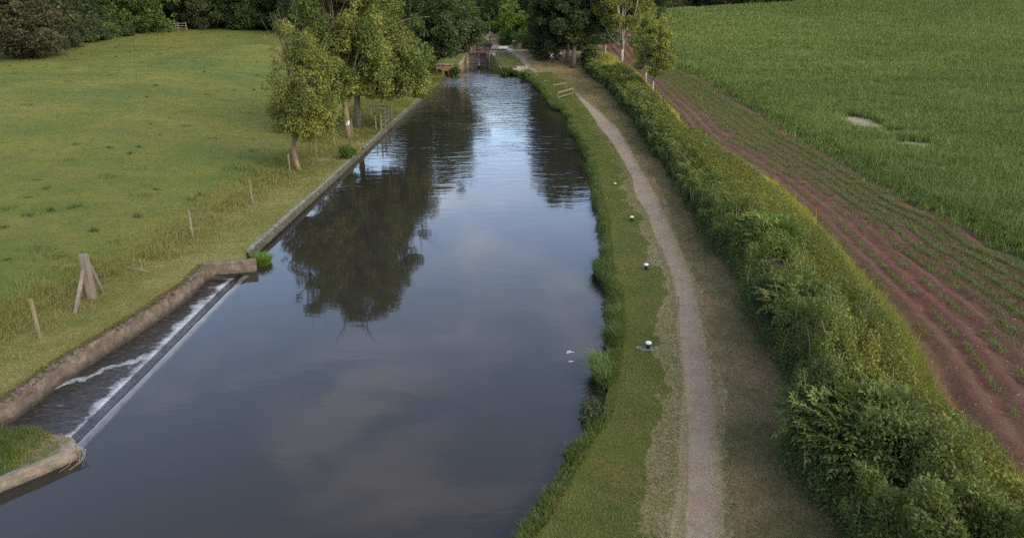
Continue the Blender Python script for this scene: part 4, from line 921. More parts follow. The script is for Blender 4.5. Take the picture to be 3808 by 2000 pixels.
# tall weeds between hedge and soil
n = 17000; Y = logY(n, 8.5, 110, r); hw, hh_ = hedge_profile(Y); a = HLf(Y) + hw * .74; X = a + r.random(n) ** .8 * (SEf(Y) - a + .1); sz = np.maximum(1, Y / 30); K = 11
edge_ = 1 - ss(.55, 1.05, (X - a) / np.maximum(SEf(Y) - a, .3)); hk = (.50 + .85 * edge_) * r.uniform(.6, 1.1, n)
P = tufted(ground_pts(X, Y), K, .13 * sz ** .5, r); tint = .14 + .55 * fbm(X * .5, Y * .35, 53) + .38 * ss(16, 36, Y)
b1_ = blades(P, np.repeat(hk, K) * r.uniform(.5, 1.1, n * K), np.repeat(.014 * sz, K), .45, [(.045, .060, .014), (.085, .090, .017), (.155, .155, .024), (.225, .210, .032), (.28, .25, .045)], r, np.repeat(tint, K))
blob('tall_weeds', [b1_], 'tall yellow flowering weeds and grass on the field side of the hedge', 'weeds')
# weed leaves mixed in
n = 75000; Y = logY(n, 8.5, 90, r); hw, hh_ = hedge_profile(Y); a = HLf(Y) + hw * .72; X = a + r.random(n) * (SEf(Y) - a); e_ = 1 - ss(.5, 1.0, (X - a) / np.maximum(SEf(Y) - a, .3)); Z = hfun(X, Y) + (.2 + 1.25 * e_ * (.7 + .6 * fbm(X * 1.2, Y * .9, 58))) * (1 - .6 * r.random(n) ** 2); sz = np.maximum(1, Y / 26) * r.uniform(.6, 1.4, n)
V, Q, cc = leaves(np.stack([X, Y, Z], 1), rdir(n, r) + np.array([0, 0, .3]), rdir(n, r) * .6 + np.array([0, 0, 1]), .085 * sz, .04 * sz, palmix(.8 * fbm(X * .7, Y * .5, 54) + .3 * r.random(n), [(.028, .042, .012), (.058, .068, .016), (.105, .11, .022), (.165, .155, .028)]))
tag(link('weed_leaves', npmesh('weed_leaves', V, Q, col=cc), M['leaf']), 'leafy dock and nettle mixed into the weeds behind the hedge', 'weeds', kind='stuff')
# the crop
n = 85000; Y = logY(n, 20, 215, r); px = r.uniform(2300, 4250, n); X = (px - CX) / F * (Y * CP + 2.8)
okk = (X > CEf(Y) + (.3 + .5 * (vnoise(X * .7, Y * .7, 67) - .3)) * r.normal(size=n) + .2) & (bare_mask(X, Y) < .5); X, Y = X[okk], Y[okk]; n = len(X); sz = np.maximum(1, Y / 34); K = 9
lush = fbm(X * .06, Y * .06, 55); P = tufted(ground_pts(X, Y), K, .10 * sz, r)
hk = (.36 + .36 * fbm(X * .25, Y * .25, 56)) * np.minimum(sz ** .35, 1.6) * (.55 + .45 * ss(.0, 1.2, X - CEf(Y)))
b1_ = blades(P, np.repeat(hk, K) * r.uniform(.6, 1.2, n * K), np.repeat(.026 * sz, K), .8, PAL_CROP, r, np.repeat(.0 + .42 * lush + .30 * (fbm(X * .5, Y * .5, 57) - .3) + .30 * ss(60, 150, Y) * (1 - ss(30, 75, X)), K))
blob('cereal_crop', [b1_], 'dense green young cereal crop covering the right hand field', 'crop')
# seedling rows and weeds on the red soil
parts = []
for k in range(1, 9):
    f = k / 9.6; n = int(1100 + 2200 * f); Y = logY(n, 9, 110, r); X = SEf(Y) + (CEf(Y) - SEf(Y)) * f + r.normal(0, .035, n); gap = vnoise(Y * 1.7 + k * 9, Y * 0 + k, 61); dens = (.50 if f < .42 else .38 + .6 * f) + (.25 if k in (2, 5) else 0)
    ok_ = gap < dens; X, Y = X[ok_], Y[ok_]; n = len(X); K = 6; sz = np.maximum(1, Y / 26); P = tufted(ground_pts(X, Y, .02), K, .045 * sz, r)
    parts.append(blades(P, np.repeat((.07 + .13 * f) * r.uniform(.5, 1.5, n), K) * r.uniform(.5, 1.2, n * K), np.repeat(.011 * sz, K), 1.0, [(.055, .085, .022), (.09, .12, .03), (.13, .145, .04)], r, r.random(n * K)))
n = 30000; Y = logY(n, 12, 115, r); u_ = .36 + .62 * r.random(n) ** .8; u_ = u_ - .16 * ss(.80, .98, u_) * vnoise(Y * .8, Y * 0, 66); X = SEf(Y) + (CEf(Y) - SEf(Y)) * u_; ok_ = (fbm(X * .8, Y * .3, 62) + .42 * u_ + .12 * ss(30, 60, Y)) > .62; X, Y = X[ok_], Y[ok_]; n = len(X); K = 6; sz = np.maximum(1, Y / 26); P = tufted(ground_pts(X, Y, .02), K, .07 * sz, r)
parts.append(blades(P, np.repeat(.11 * r.uniform(.4, 1.4, n), K) * r.uniform(.5, 1.2, n * K), np.repeat(.010 * sz, K), 1.1, [(.05, .062, .018), (.085, .092, .026), (.13, .115, .042), (.17, .14, .065)], r, r.random(n * K)))
blob('crop_seedlings', parts, 'thin rows of green seedlings in the red soil', 'crop')
# dry grass spilling over the head of the weir wall
n = 2600; Y = r.uniform(14.4, Y_J2, n); X = LcF(Y) - .12 + r.normal(0, .05, n); K = 5
P = tufted(np.stack([X, Y, np.full(n, .345)], 1), K, np.full(n, .03), r)
blob('wall_grass', [blades(P, r.uniform(.04, .13, n * K), np.full(n * K, .008), 1.3, [(.05, .05, .016), (.10, .085, .03), (.15, .11, .045), (.22, .175, .08)], r, bias=(.5, -.2, 0))], 'dry grass spilling over the head of the weir channel wall', 'grass')
# turf on the abutment
n = 9000; X = r.uniform(-13.5, -9.2, n); Y = r.uniform(10, 17, n)
def inpoly(x, y, poly):
    c = np.zeros(len(x), bool); m = len(poly)
    for i in range(m):
        x0, y0 = poly[i]; x1, y1 = poly[(i + 1) % m]
        if y0 == y1: continue
        c ^= ((y0 > y) != (y1 > y)) & (x < (x1 - x0) * (y - y0) / (y1 - y0) + x0)
    return c
ok_ = inpoly(X, Y, poly) & inpoly(X + .26, Y - .18, poly); X, Y = X[ok_], Y[ok_]; n = len(X); K = 7
P = tufted(np.stack([X, Y, np.full(n, .27)], 1), K, np.full(n, .04), r); tall = ss(-9.9, -10.8, X)
blob('abutment_grass', [blades(P, np.repeat(.04 + .13 * tall, K) * r.uniform(.4, 1.3, n * K), np.full(n * K, .008), .8, PAL_G, r, np.repeat(.75 - .6 * tall, K))], 'rough green grass growing on top of the abutment', 'grass')

# ------------------------------------------------------------------ tussocks (things)
def tussock(name, label, c, rad_, h, n, pal, seed, bias=None, cat='grass clump'):
    r = np.random.default_rng(seed); a = r.uniform(0, 6.28, n); q = np.sqrt(r.random(n)); P = np.stack([c[0] + np.cos(a) * q * rad_[0], c[1] + np.sin(a) * q * rad_[1], np.full(n, c[2])], 1)
    V, Q, T, C = blades(P, h * r.uniform(.5, 1.2, n), np.full(n, .013), .9, pal, r, bias=bias)
    return tag(link(name, npmesh(name, V, Q, T, col=C), M['grass']), label, cat)
c = at(978, 985, .0); tussock('grass_tussock', 'bright green grass tussock at the corner where weir wall meets the canal wall', (c[0] - .1, c[1] + .15, -.02), (.33, .38), .42, 1500, [(.05, .10, .014), (.09, .15, .02), (.13, .19, .03)], 601)
c = at(2240, 1400, .05); tussock('grass_tussock', 'bright reed like grass clump leaning over the water on the right bank', (c[0], c[1], .1), (.25, .65), .48, 1600, [(.04, .08, .018), (.07, .12, .026), (.11, .16, .04), (.17, .19, .07)], 602, (-.5, 0, 0))
c = at(2225, 1020, .05); tussock('grass_tussock', 'dark green grass clump hanging over the right water edge near the second bollard', (c[0] + .15, c[1], .08), (.3, 1.0), .4, 1500, [(.022, .045, .012), (.045, .075, .018), (.08, .11, .03)], 603, (-.6, 0, 0))
c = at(2060, 395, .1); tussock('grass_tussock', 'big rough green clump on the right bank below the timber barriers', (c[0] + .3, c[1], .1), (.7, 2.6), .7, 2600, [(.03, .055, .014), (.055, .085, .02), (.10, .13, .03)], 604, (-.5, 0, 0))
def bramble(label, c, s_, n, seed, pal=PAL_DEEP):
    r = np.random.default_rng(seed); root = empty('bramble', c, label, 'bramble'); d = rdir(n, r); d[:, 2] = np.abs(d[:, 2])
    P = np.array(c) + d * np.array(s_) * r.uniform(.4, 1.1, (n, 1)); V, Q, cc = leaves(P, d + rdir(n, r) * .8 + np.array([-.3, 0, 0]), rdir(n, r) + np.array([0, 0, 1]), r.uniform(.05, .10, n), r.uniform(.03, .05, n), palmix(r.random(n), pal))
    link('foliage', npmesh('foliage', V, Q, col=cc), M['leaf'], root); mb = MB(); rr = random.Random(seed)
    for i in range(14):
        e = Vector(P[rr.randrange(n)]); b0 = Vector(c) + Vector((s_[0] * .7, rr.uniform(-.5, .5) * s_[1], 0)); mb.tube([b0, b0.lerp(e, .5) + Vector((0, 0, .1)), e], [.008, .007, .003], 5)
    mb.build('stems', M['bark'], root)
c = at(2210, 1560, .05); bramble('dark bramble trailing in the water below the bright grass clump', (c[0], c[1], .02), (.28, .85, .34), 1100, 611)
c = at(2140, 1700, .02); bramble('low dark bramble at the nearer bend of the right bank', (c[0], c[1], .0), (.2, .4, .22), 420, 612, PAL_MID)
c = at(2270, 1160, .05); bramble('thin dark bramble at the water edge left of the nearest bollard', (c[0] - .05, c[1], .0), (.15, .9, .28), 500, 613)

# ------------------------------------------------------------------ fence on the left bank
fp = [((149, 1258), 1.2, .085), ((718, 887), 1.15, .08), ((941, 759), 1.2, .08), ((1081, 650), 1.15, .08), ((1178, 588), 1.1, .08), ((1244, 541), 1.1, .08)]
root = empty('wire_fence', hit(718, 887), 'low wire fence on square timber posts along the left bank', 'fence')
pos = []
def post(c, h, w, lean=(0, 0), name='fence_post', parent=root, mat='post'):
    mb = MB(); t = (c[0] + lean[0], c[1] + lean[1], c[2] + h); mb.bar((c[0], c[1], c[2] - .3), t, w, w, up=(0, 1, 0), ch=.012); return mb.build(name, M[mat], parent, jit=.002)
st_b = hit(345, 1112)
p_ext = hit(149, 1258) + (hit(149, 1258) - st_b)
allp = [(p_ext, 1.15, .085)] + [(hit(*fp[0][0]), fp[0][1], fp[0][2]), (st_b, 1.5, .2)] + [(hit(*f[0]), f[1], f[2]) for f in fp[1:]] + [(hit(1330, 500) + np.array([-.4, 0, 0]), 1.1, .08), (hit(1400, 487), 1.1, .09)]
for i, (c, h, w) in enumerate(allp):
    if i == 2: continue
    post(c, h, w, (random.uniform(-.05, .02), random.uniform(-.03, .03)))
# strainer post with its two struts
c = allp[2][0]; mb = MB(); mb.bar((c[0], c[1], c[2] - .3), (c[0], c[1], c[2] + 1.5), .23, .23, up=(0, 1, 0), ch=.03); sp_ = mb.build('strainer_post', M['timber'], root, jit=.004)
f1 = hit(277, 1166); MB().bar((f1[0], f1[1], f1[2] - .05), (c[0] - .04, c[1] - .1, c[2] + 1.0), .1, .1, ch=.012).build('strut', M['timber'], sp_)
f2 = hit(372, 1092); MB().bar((f2[0] + .05, f2[1] + .1, f2[2] - .05), (c[0] + .1, c[1] + .08, c[2] + 1.08), .09, .09, ch=.012).build('strut', M['timber'], sp_)
for fr_ in (.88, .6, .33):
    mb = MB()
    for (a, ha, wa), (b_, hb, wb) in zip(allp[:-1], allp[1:]):
        pa = Vector((a[0] + .04, a[1], a[2] + 1.12 * fr_)); pb = Vector((b_[0] + .04, b_[1], b_[2] + 1.12 * fr_)); mid = pa.lerp(pb, .5) - Vector((0, 0, .03))
        mb.tube([pa, mid, pb], [.0018, .0018, .0018], 5)
    mb.build('wire', M['wire'], root)
# timber fence stub running to the water under the alders
root = empty('timber_fence', hit(1434, 477), 'tall timber fence stub with a top rail and slanting brace at the canal edge', 'fence')
A = hit(1380, 436); Bp = hit(1445, 463); Cc = hit(1434, 478); Dd = hit(1418, 487); E = hit(1457, 446)
for c, h, w in ((A, 1.25, .12), (Bp, 1.45, .13), (Cc, 1.45, .11), (Dd, 1.3, .10), (E, 1.25, .10)): post(c, h, w, parent=root, mat='timber')
a_ = (A[0] + .05, A[1], A[2] + .95)
MB().bar(a_, (Bp[0], Bp[1], Bp[2] + 1.38), .09, .11, ch=.01).build('top_rail', M['timber'], root)
MB().bar(a_, (Cc[0], Cc[1], Cc[2] + 1.25), .08, .10, ch=.01).build('brace', M['timber'], root)
for h in (.35, .65, .95):
    MB().bar((Dd[0], Dd[1] - .06, Dd[2] + h), (Bp[0], Bp[1] - .06, Bp[2] + h + .08), .04, .11).build('rail', M['timber'], root)
# fallen branch on the left bank
c = hit(540, 1012); mb = MB(); rr = random.Random(5)
q0 = Vector((c[0] + .32, c[1] - .15, c[2] + .03)); q1 = Vector((c[0] - .1, c[1], c[2] + .08)); q2 = Vector((c[0] - .55, c[1] + .2, c[2] + .1))
mb.tube([q0, q1, q2], [.014, .012, .006], 6); mb.tube([q1, q1 + Vector((-.15, .3, .18)), q1 + Vector((-.28, .4, .25))], [.010, .007, .004], 5); mb.tube([q1.lerp(q2, .5), q2 + Vector((.0, -.15, .02))], [.007, .003], 5)
tag(mb.build('fallen_branch', M['straw']), 'pale fallen branch lying on the left bank above the channel wall', 'branch')
# field hurdles at the wood edge
for pts, lab in (([(468, 124), (500, 123), (535, 122), (552, 121)], 'timber rail fence left of the gateway at the wood edge'), ([(615, 118), (640, 117), (665, 116), (695, 116)], 'timber rail fence right of the gateway at the wood edge')):
    Q_ = [hit(*p) for p in pts]; root = empty('rail_fence', Q_[0], lab, 'fence')
    for c in Q_: post(c, 1.45, .14, parent=root)
    for h in (.45, .85, 1.25):
        mb = MB()
        for a, b_ in zip(Q_[:-1], Q_[1:]): mb.bar((a[0], a[1], a[2] + h), (b_[0], b_[1], b_[2] + h), .05, .12)
        mb.build('rail', M['post'], root)
# low hedge along the wood edge
for i, (sx, sy, lab) in enumerate([(300, 158, 'low hedge bush at the left end along the wood edge'), (345, 150, 'low hedge bush in the middle of the row along the wood edge'), (392, 142, 'low paler hedge bush at the right end along the wood edge'), (435, 136, 'low dark bush beside the left rail fence')]):
    b = hit(sx, sy)
    make_tree('pasture_bush', lab, b, [(0, 0, 1.0, 2.4, 1.6, 1.2), (.8, 0, .8, 1.6, 1.4, 1.0)], 60, .6, 6500, .26, .18, PAL_MID if i % 2 == 0 else PAL_DARK, [(0, 0, -.1), (0, 0, .5), (0, 0, .9)], [.08, .06, .04], 8, .04, M['bark'], 620 + i, 'hedge bushes at the wood edge', cat='bush')

# ------------------------------------------------------------------ bollards
def bollard(c, label, s_=1.0, pad=False):
    root = empty('mooring_bollard', c, label, 'bollard', 'white topped mooring bollards on the towpath bank')
    MB().lathe((c[0], c[1], c[2] - .05), [(.055 * s_, 0), (.055 * s_, .2 * s_), (.06 * s_, .215 * s_)], 18).build('stem', M['black'], root, smooth=True)
    MB().lathe((c[0], c[1], c[2] - .05), [(.062 * s_, .2 * s_), (.082 * s_, .215 * s_), (.088 * s_, .235 * s_), (.082 * s_, .258 * s_), (.06 * s_, .272 * s_), (.01, .276 * s_)], 20).build('cap', M['white'], root, smooth=True)
    if pad:
        mb = MB(); P_ = [(c[0] - .36, c[1] + .05), (c[0] - .18, c[1] - .14), (c[0] + .1, c[1] - .12), (c[0] + .16, c[1] + .06), (c[0] - .05, c[1] + .16), (c[0] - .26, c[1] + .15)]
        mb.prism(P_, c[2] - .08, c[2] + .022); mb.build('concrete_pad', M['coping'], root)
bollard(hit(2410, 1297), 'nearest white topped bollard on a grey concrete pad beside the towpath', 1.0, True)
bollard(hit(2402, 1003), 'second bollard from the camera, black stem standing clear of the grass', 1.05)
bollard(hit(2349, 822), 'third bollard from the camera, standing in green grass left of the towpath', 1.0)
bollard(hit(2287, 692), 'fourth bollard from the camera, low in pale grass by the path edge', .8)
bollard(hit(2028, 306), 'small far bollard at the bend just before the timber barriers', 1.0)
bollard(hit(1995, 285), 'farthest tiny white bollard near the end of the far path', 1.0)
# scraps floating on the water
for sx, sy, s_, lab in ((2117, 1308, .2, 'white scum patch floating on the water opposite the nearest bollard'), (2124, 1343, .13, 'smaller scum streak floating just below the white scum patch')):
    c = at(sx, sy, 0); mb = MB(); N_ = 14; ring = []
    for k in range(N_):
        a = 2 * math.pi * k / N_; q = s_ * random.uniform(.35, 1.0); ring.append((c[0] + math.cos(a) * q * .75, c[1] + math.sin(a) * q * .6))
    mb.prism(ring, -.01, .006); tag(mb.build('floating_scum', M['scum']), lab, 'scum')

# ------------------------------------------------------------------ timber barriers on the towpath edge
def barrier(p, q, label, h=.75, extra=None):
    root = empty('timber_barrier', hit(*p), label, 'barrier', 'timber barriers beside the towpath')
    a, b_ = hit(*p), hit(*q)
    for c in (a, b_): post(c, h, .09, parent=root)
    MB().bar((a[0], a[1], a[2] + h - .1), (b_[0], b_[1], b_[2] + h - .1), .06, .15, ch=.01).build('rail', M['post'], root)
    if extra is not None: MB().bar((a[0], a[1], a[2] + .3), (b_[0], b_[1], b_[2] + .3), .05, .10).build('rail', M['post'], root)
barrier((2059, 342), (2106, 333), 'farther timber barrier crossing the bank beside the towpath', .8)
barrier((2075, 374), (2130, 358), 'nearer timber barrier at the water side end of the gravel path', .85, 1)

# ------------------------------------------------------------------ lock
root = empty('lock', ((GX0 + GX1) / 2, GY, 0), 'narrow canal lock with brick wing walls and stone quoins', 'lock')
def wing(p, q, zt0, zt1, name, mat, th=.45):
    a, b_ = Vector((p[0], p[1], 0)), Vector((q[0], q[1], 0)); d = (b_ - a).normalized(); nn_ = Vector((-d.y, d.x, 0)) * th
    n_ = 10; V = []
    for i in range(n_ + 1):
        c = a.lerp(b_, i / n_); zt = zt0 + (zt1 - zt0) * i / n_
        V += [(c.x, c.y, -1.0), (c.x, c.y, zt), (c.x + nn_.x, c.y + nn_.y, zt), (c.x + nn_.x, c.y + nn_.y, -1.0)]
    mb = MB(); mb.add(V, [(4 * i + k, 4 * i + (k + 1) % 4, 4 * i + 4 + (k + 1) % 4, 4 * i + 4 + k) for i in range(n_) for k in range(4)] + [(3, 2, 1, 0), (4 * n_, 4 * n_ + 1, 4 * n_ + 2, 4 * n_ + 3)])
    mb.build(name, M[mat], root)
    mb = MB(); mb.bar((p[0] + nn_.x * .5, p[1] + nn_.y * .5, zt0 + .07), (q[0] + nn_.x * .5, q[1] + nn_.y * .5, zt1 + .07), th + .12, .14, ch=.02); mb.build('coping', M['lockstone'], root)
q_ = at(1714, 268, 0); wing((q_[0], q_[1]), (GX0 - .42, GY - .35), .9, 2.2, 'wing_wall', 'brick')
q_ = at(1868, 273, 0); wing((GX1 + .42, GY - .35), (q_[0], q_[1]), 2.2, .3, 'wing_wall', 'lockstone')
for x in (GX0 - .2, GX1 + .2):
    MB().box((x, GY - .05, .62), (.42, .8, 3.3), ch=.03).build('quoin', M['lockstone'], root)
for x0, x1 in ((GX0 - 1.2, GX0 - .001), (GX1 + .001, GX1 + 1.2)):
    MB().box(((x0 + x1) / 2, (GY + GYE) / 2 + .2, .73), (x1 - x0, GYE - GY - .6, 3.2), ch=.03).build('chamber_wall', M['brick'], root)
MB().box(((GX0 + GX1) / 2, GYE + .05, .55), (GX1 - GX0, .5, 2.6)).build('cill_wall', M['brick'], root)
def gate(label, y, z0, z1, ajar, mitre, paint):
    g = empty('lock_gate', ((GX0 + GX1) / 2, y, z0), label, 'lock gate')
    xm = (GX0 + GX1) / 2
    for sgn, x0 in ((1, GX0 + .03), (-1, GX1 - .03)):
        tip_ = Vector((xm - sgn * ajar, y + mitre, 0)); h = Vector((x0, y, 0)); d = tip_ - h
        mb = MB(); n_ = 6
        for i in range(n_):
            a = h + d * (i / n_ + .004); b_ = h + d * ((i + 1) / n_ - .008)
            mb.add([(a.x, a.y, z0), (b_.x, b_.y, z0), (b_.x, b_.y + .1, z0), (a.x, a.y + .1, z0), (a.x, a.y, z1), (b_.x, b_.y, z1), (b_.x, b_.y + .1, z1), (a.x, a.y + .1, z1)], [(3, 2, 1, 0), (4, 5, 6, 7), (0, 1, 5, 4), (1, 2, 6, 5), (2, 3, 7, 6), (3, 0, 4, 7)])
        lf = mb.build('gate_leaf', M['lockwood'], g)
        for zz in (z0 + .5, (z0 + z1) / 2, z1 - .2):
            MB().bar((h.x, h.y - .06, zz), (tip_.x, tip_.y - .06, zz), .1, .16).build('rail', M['lockwood'], lf)
    return g, xm
g, xm = gate('lower pair of plank lock gates with dark wet timbers', GY + .1, -.6, 2.25, .10, .45, True)
mb = MB(); mb.bar((GX0 - .1, GY - .05, 2.42), (GX1 + .2, GY - .05, 2.42), .42, .06); mb.build('walkway', M['timber'], g)
# balance beams with white ends
def beam(p, q, z, parent, dz=0.0):
    p = Vector((p[0], p[1], z)); q = Vector((q[0], q[1], z + dz)); w_ = p.lerp(q, .78)
    bm_ = MB().bar(p, w_, .26, .28, ch=.02).build('balance_beam', M['lockwood'], parent); MB().bar(w_, q, .27, .29, ch=.02).build('white_end', M['white'], bm_)
beam((GX0 + .3, GY + .15), (GX0 - 4.0, GY - .5), 2.75, g); beam((GX1 - .3, GY + .15), (GX1 + 3.6, GY - .2), 2.75, g)
for x in (GX0 + .7, GX1 - .6):
    mb = MB(); mb.box((x, GY + .3, 2.85), (.14, .16, 1.1), ch=.01); pg = mb.build('paddle_gear', M['black'], g)
    MB().lathe((x, GY + .2, 3.05), [(.13, -.05), (.13, .05)], 12).build('rack_wheel', M['black'], pg)
g2, _ = gate('upper lock gate at the far end of the chamber', GYE - .3, .6, 2.5, .0, .25, True)
u0 = at(1858, 187, 2.75); u1 = at(1886, 184, 2.75)
beam((GX1 - .3, GYE - .1), (GX1 + 4.6, GYE - .5), 2.95, g2)
for x in (GX1 - .45, GX1 + 1.65):
    MB().box((x, GYE - .9, 3.05), (.22, .22, 1.5), ch=.02).build('gate_post', M['black'], g2)
MB().bar((GX1 - 1.35, GYE - .9, 3.6), (GX1 + 1.85, GYE - .9, 3.6), .08, .16).build('handrail', M['timber'], g2)
MB().bar((GX1 - 1.35, GYE - .9, 3.05), (GX1 + 1.85, GYE - .9, 3.05), .06, .12).build('handrail', M['timber'], g2)
# low white block beside the path
c = hit(1872, 186); 
mb = MB().bar((c[0] - .75, c[1], c[2] + .32), (c[0] + .75, c[1] + .1, c[2] + .32), .3, .42, ch=.03); tag(mb.build('white_beam_end', M['white']), 'white painted beam end lying beside the far towpath right of the lock', 'beam')
# handrail across the lower lock side
a, b_ = hit(1812, 209), hit(1892, 206); root = empty('rail_fence', a, 'low pale rail on the grass right of the lower lock gates', 'fence')
for f in (0, .5, 1): c = a + (b_ - a) * f; post(np.array([c[0], c[1], float(hfun(c[0], c[1]))]), .65, .1, parent=root)
MB().bar((a[0], a[1], a[2] + .55), (b_[0], b_[1], b_[2] + .55), .07, .12).build('rail', M['post'], root)
# stone steps on the right of the lock
root = empty('stone_steps', hit(1905, 262), 'small flight of stone steps at the water side right of the lock', 'steps'); s0 = hit(1900, 268)
for k in range(4):
    MB().box((s0[0] + .5 * k, s0[1] + .45 * k, .15 + .2 * k), (1.7, .6, .5), .35, ch=.03).build('step', M['lockstone'], root)
# brick outfall on the left of the lock
o0 = at(1628, 274, 0); o1 = at(1684, 279, 0); root = empty('outfall', ((o0[0] + o1[0]) / 2, o0[1], 0), 'orange brick outfall with a round and a square hole left of the lock', 'outfall')
yb = min(o0[1], o1[1]) - .2
mb = MB(); mb.box(((o0[0] + o1[0]) / 2, yb + .55, .35), (o1[0] - o0[0], 1.1, 1.9), ch=.02); mb.build('brick_face', M['brick_orange'], root)
MB().box(((o0[0] + o1[0]) / 2, yb + .5, 1.35), (o1[0] - o0[0] + .1, 1.3, .12), ch=.02).build('coping', M['lockstone'], root)
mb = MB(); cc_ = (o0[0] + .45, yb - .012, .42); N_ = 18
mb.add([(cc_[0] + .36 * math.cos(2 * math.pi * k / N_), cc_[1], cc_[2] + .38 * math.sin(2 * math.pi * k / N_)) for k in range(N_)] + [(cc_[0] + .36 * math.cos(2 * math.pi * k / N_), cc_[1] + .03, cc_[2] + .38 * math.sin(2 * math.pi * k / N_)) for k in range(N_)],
       [tuple(range(N_ - 1, -1, -1))] + [(k, (k + 1) % N_, N_ + (k + 1) % N_, N_ + k) for k in range(N_)]); mb.build('round_hole_shade', M['dark'], root)  # flat dark disc on the brick, shade of a hole painted in
MB().box((o0[0] + (o1[0] - o0[0]) * .60, yb + .02, .25), (.42, .07, .55)).build('square_hole_shade', M['dark'], root)  # dark plate proud of the brick, painted as the hole's inner shade
# dark low growth either side of the lock mouth
for i, (sx, sy, s_, lab) in enumerate([(1882, 274, .6, 'green bush at the water between the lock and the stone steps'), (1697, 270, .45, 'green bush between the brick outfall and the lock wing wall'), (1950, 291, .5, 'low green bush on the bank at the far bend')]):
    b = hit(sx, sy); make_tree('waterside_bush', lab, b, [(0, 0, .5 * s_, 1.1 * s_, .9 * s_, .7 * s_)], 36, .4 * s_, 3800, .2, .12, PAL_MID, [(0, 0, -.1), (0, 0, .3), (0, 0, .5)], [.05, .04, .02], 6, .02, M['bark'], 640 + i, cat='bush')

# ------------------------------------------------------------------ picnic table and the two people
c = hit(2068, 224); T0 = Vector(c); rz = -.2
Rz = Matrix.Rotation(rz, 3, 'Z')
def W(x, y, z): return tuple(T0 + Rz @ Vector((x, y, z)))
root = empty('picnic_table', T0, 'dark wooden picnic table with fixed benches under the dark trees', 'picnic table')
mb = MB()
for k in range(5): mb.bar(W(-.9, -.3 + .15 * k, .74), W(.9, -.3 + .15 * k, .74), .135, .045)
mb.build('table_top', M['timber'], root)
for s_ in (-1, 1):
    mb = MB()
    for k in range(2): mb.bar(W(-.9, s_ * (.66 + .13 * k), .44), W(.9, s_ * (.66 + .13 * k), .44), .12, .045)
    mb.build('bench', M['timber'], root)
for x in (-.65, .65):
    for s_ in (-1, 1): MB().bar(W(x, s_ * .75, -.02), W(x, s_ * .22, .72), .09, .05).build('leg', M['timber'], root)
    MB().bar(W(x, -.8, .4), W(x, .8, .4), .05, .1).build('cross_beam', M['timber'], root)
def skin(name, verts, edges, radii, mat, parent):
    me = bpy.data.meshes.new(name); me.from_pydata([tuple(v) for v in verts], edges, []); me.update(); o = link(name, me, mat, parent, world=False)
    m = o.modifiers.new('skin', 'SKIN'); m.use_smooth_shade = True
    for i, r_ in enumerate(radii): me.skin_vertices[0].data[i].radius = (r_, r_)
    me.skin_vertices[0].data[0].use_root = True
    s2 = o.modifiers.new('sub', 'SUBSURF'); s2.levels = 1; s2.render_levels = 2; return o
def person(loc, face, label, low, lean=.12):
    p = empty('person', loc, label, 'person'); p.rotation_euler = (0, 0, face)       # faces local -Y; origin is on the ground under the hips
    V = [(0, 0, .52), (0, -.02, .70), (0, -.03 - lean * .4, .90), (0, -.02 - lean * .6, 1.02), (0, -.03 - lean * .7, 1.12), (0, -.05 - lean * .75, 1.22), (0, -.055 - lean * .75, 1.31)]
    R_ = [.13, .12, .135, .075, .055, .088, .075]; Ed = [(i, i + 1) for i in range(6)]
    for s_ in (-1, 1):
        k = len(V); V += [(s_ * .09, -.05, .50), (s_ * .12, -.44, .50), (s_ * .12, -.42, .10), (s_ * .12, -.56, .05)]; R_ += [.088, .065, .042, .036]; Ed += [(0, k), (k, k + 1), (k + 1, k + 2), (k + 2, k + 3)]
        k = len(V); V += [(s_ * .19, -.02 - lean * .5, .97), (s_ * .24, -.14, .74), (s_ * .15, -.36, .80), (s_ * .12, -.44, .80)]; R_ += [.058, .042, .032, .022]; Ed += [(3, k), (k, k + 1), (k + 1, k + 2), (k + 2, k + 3)]
        for f in range(5):
            q = len(V); hx = s_ * (.10 + .014 * (f - 1.5)) if f < 4 else s_ * .085; V += [(hx, -.475 - (.012 if f in (1, 2) else 0), .795), (hx - s_ * .004, -.515 - (.012 if f in (1, 2) else 0), .785)]
            if f == 4: V[q] = (s_ * .085, -.44, .80); V[q + 1] = (s_ * .062, -.47, .79)
            R_ += [.009, .008]; Ed += [(k + 3, q), (q, q + 1)]
    body = skin('body', V, Ed, R_, M['skin'], p)
    SV = [(0, 0, .54), (0, -.02, .70), (0, -.03 - lean * .4, .90), (0, -.02 - lean * .6, 1.0)]; SR = [.155, .145, .16, .10]; SE_ = [(0, 1), (1, 2), (2, 3)]
    for s_ in (-1, 1):
        k = len(SV); SV += [(s_ * .19, -.02 - lean * .5, .965), (s_ * .235, -.11, .79)]; SR += [.078, .062]; SE_ += [(3, k), (k, k + 1)]
    skin('shirt', SV, SE_, SR, M['shirt'], p)
    TV = [(0, 0, .50)]; TR = [.15]; TE = []
    for s_ in (-1, 1):
        k = len(TV); TV += [(s_ * .09, -.06, .50), (s_ * .12, -.44, .50), (s_ * .12, -.42, .16)]; TR += [.105, .08, .058]; TE += [(0, k), (k, k + 1), (k + 1, k + 2)]
    skin('trousers', TV, TE, TR, low, p)
    hz = -.05 - lean * .75; mb = MB(); mb.lathe((0, hz + .018, 1.27), [(.08, -.05), (.1, .0), (.098, .06), (.07, .11), (.02, .13)], 14); mb.build('hair', M['hair'], p, smooth=True, world=False)
    for s_ in (-1, 1):
        MB().lathe((s_ * .033, hz - .083, 1.245), [(.004, -.008), (.009, 0), (.004, .008)], 8).build('eye', M['black'], p, world=False)
    return p
person(W(-.6, -.72, 0), rz + math.pi * .92, 'seated person in white top and pale trousers at the near side of the table', M['trousers'])
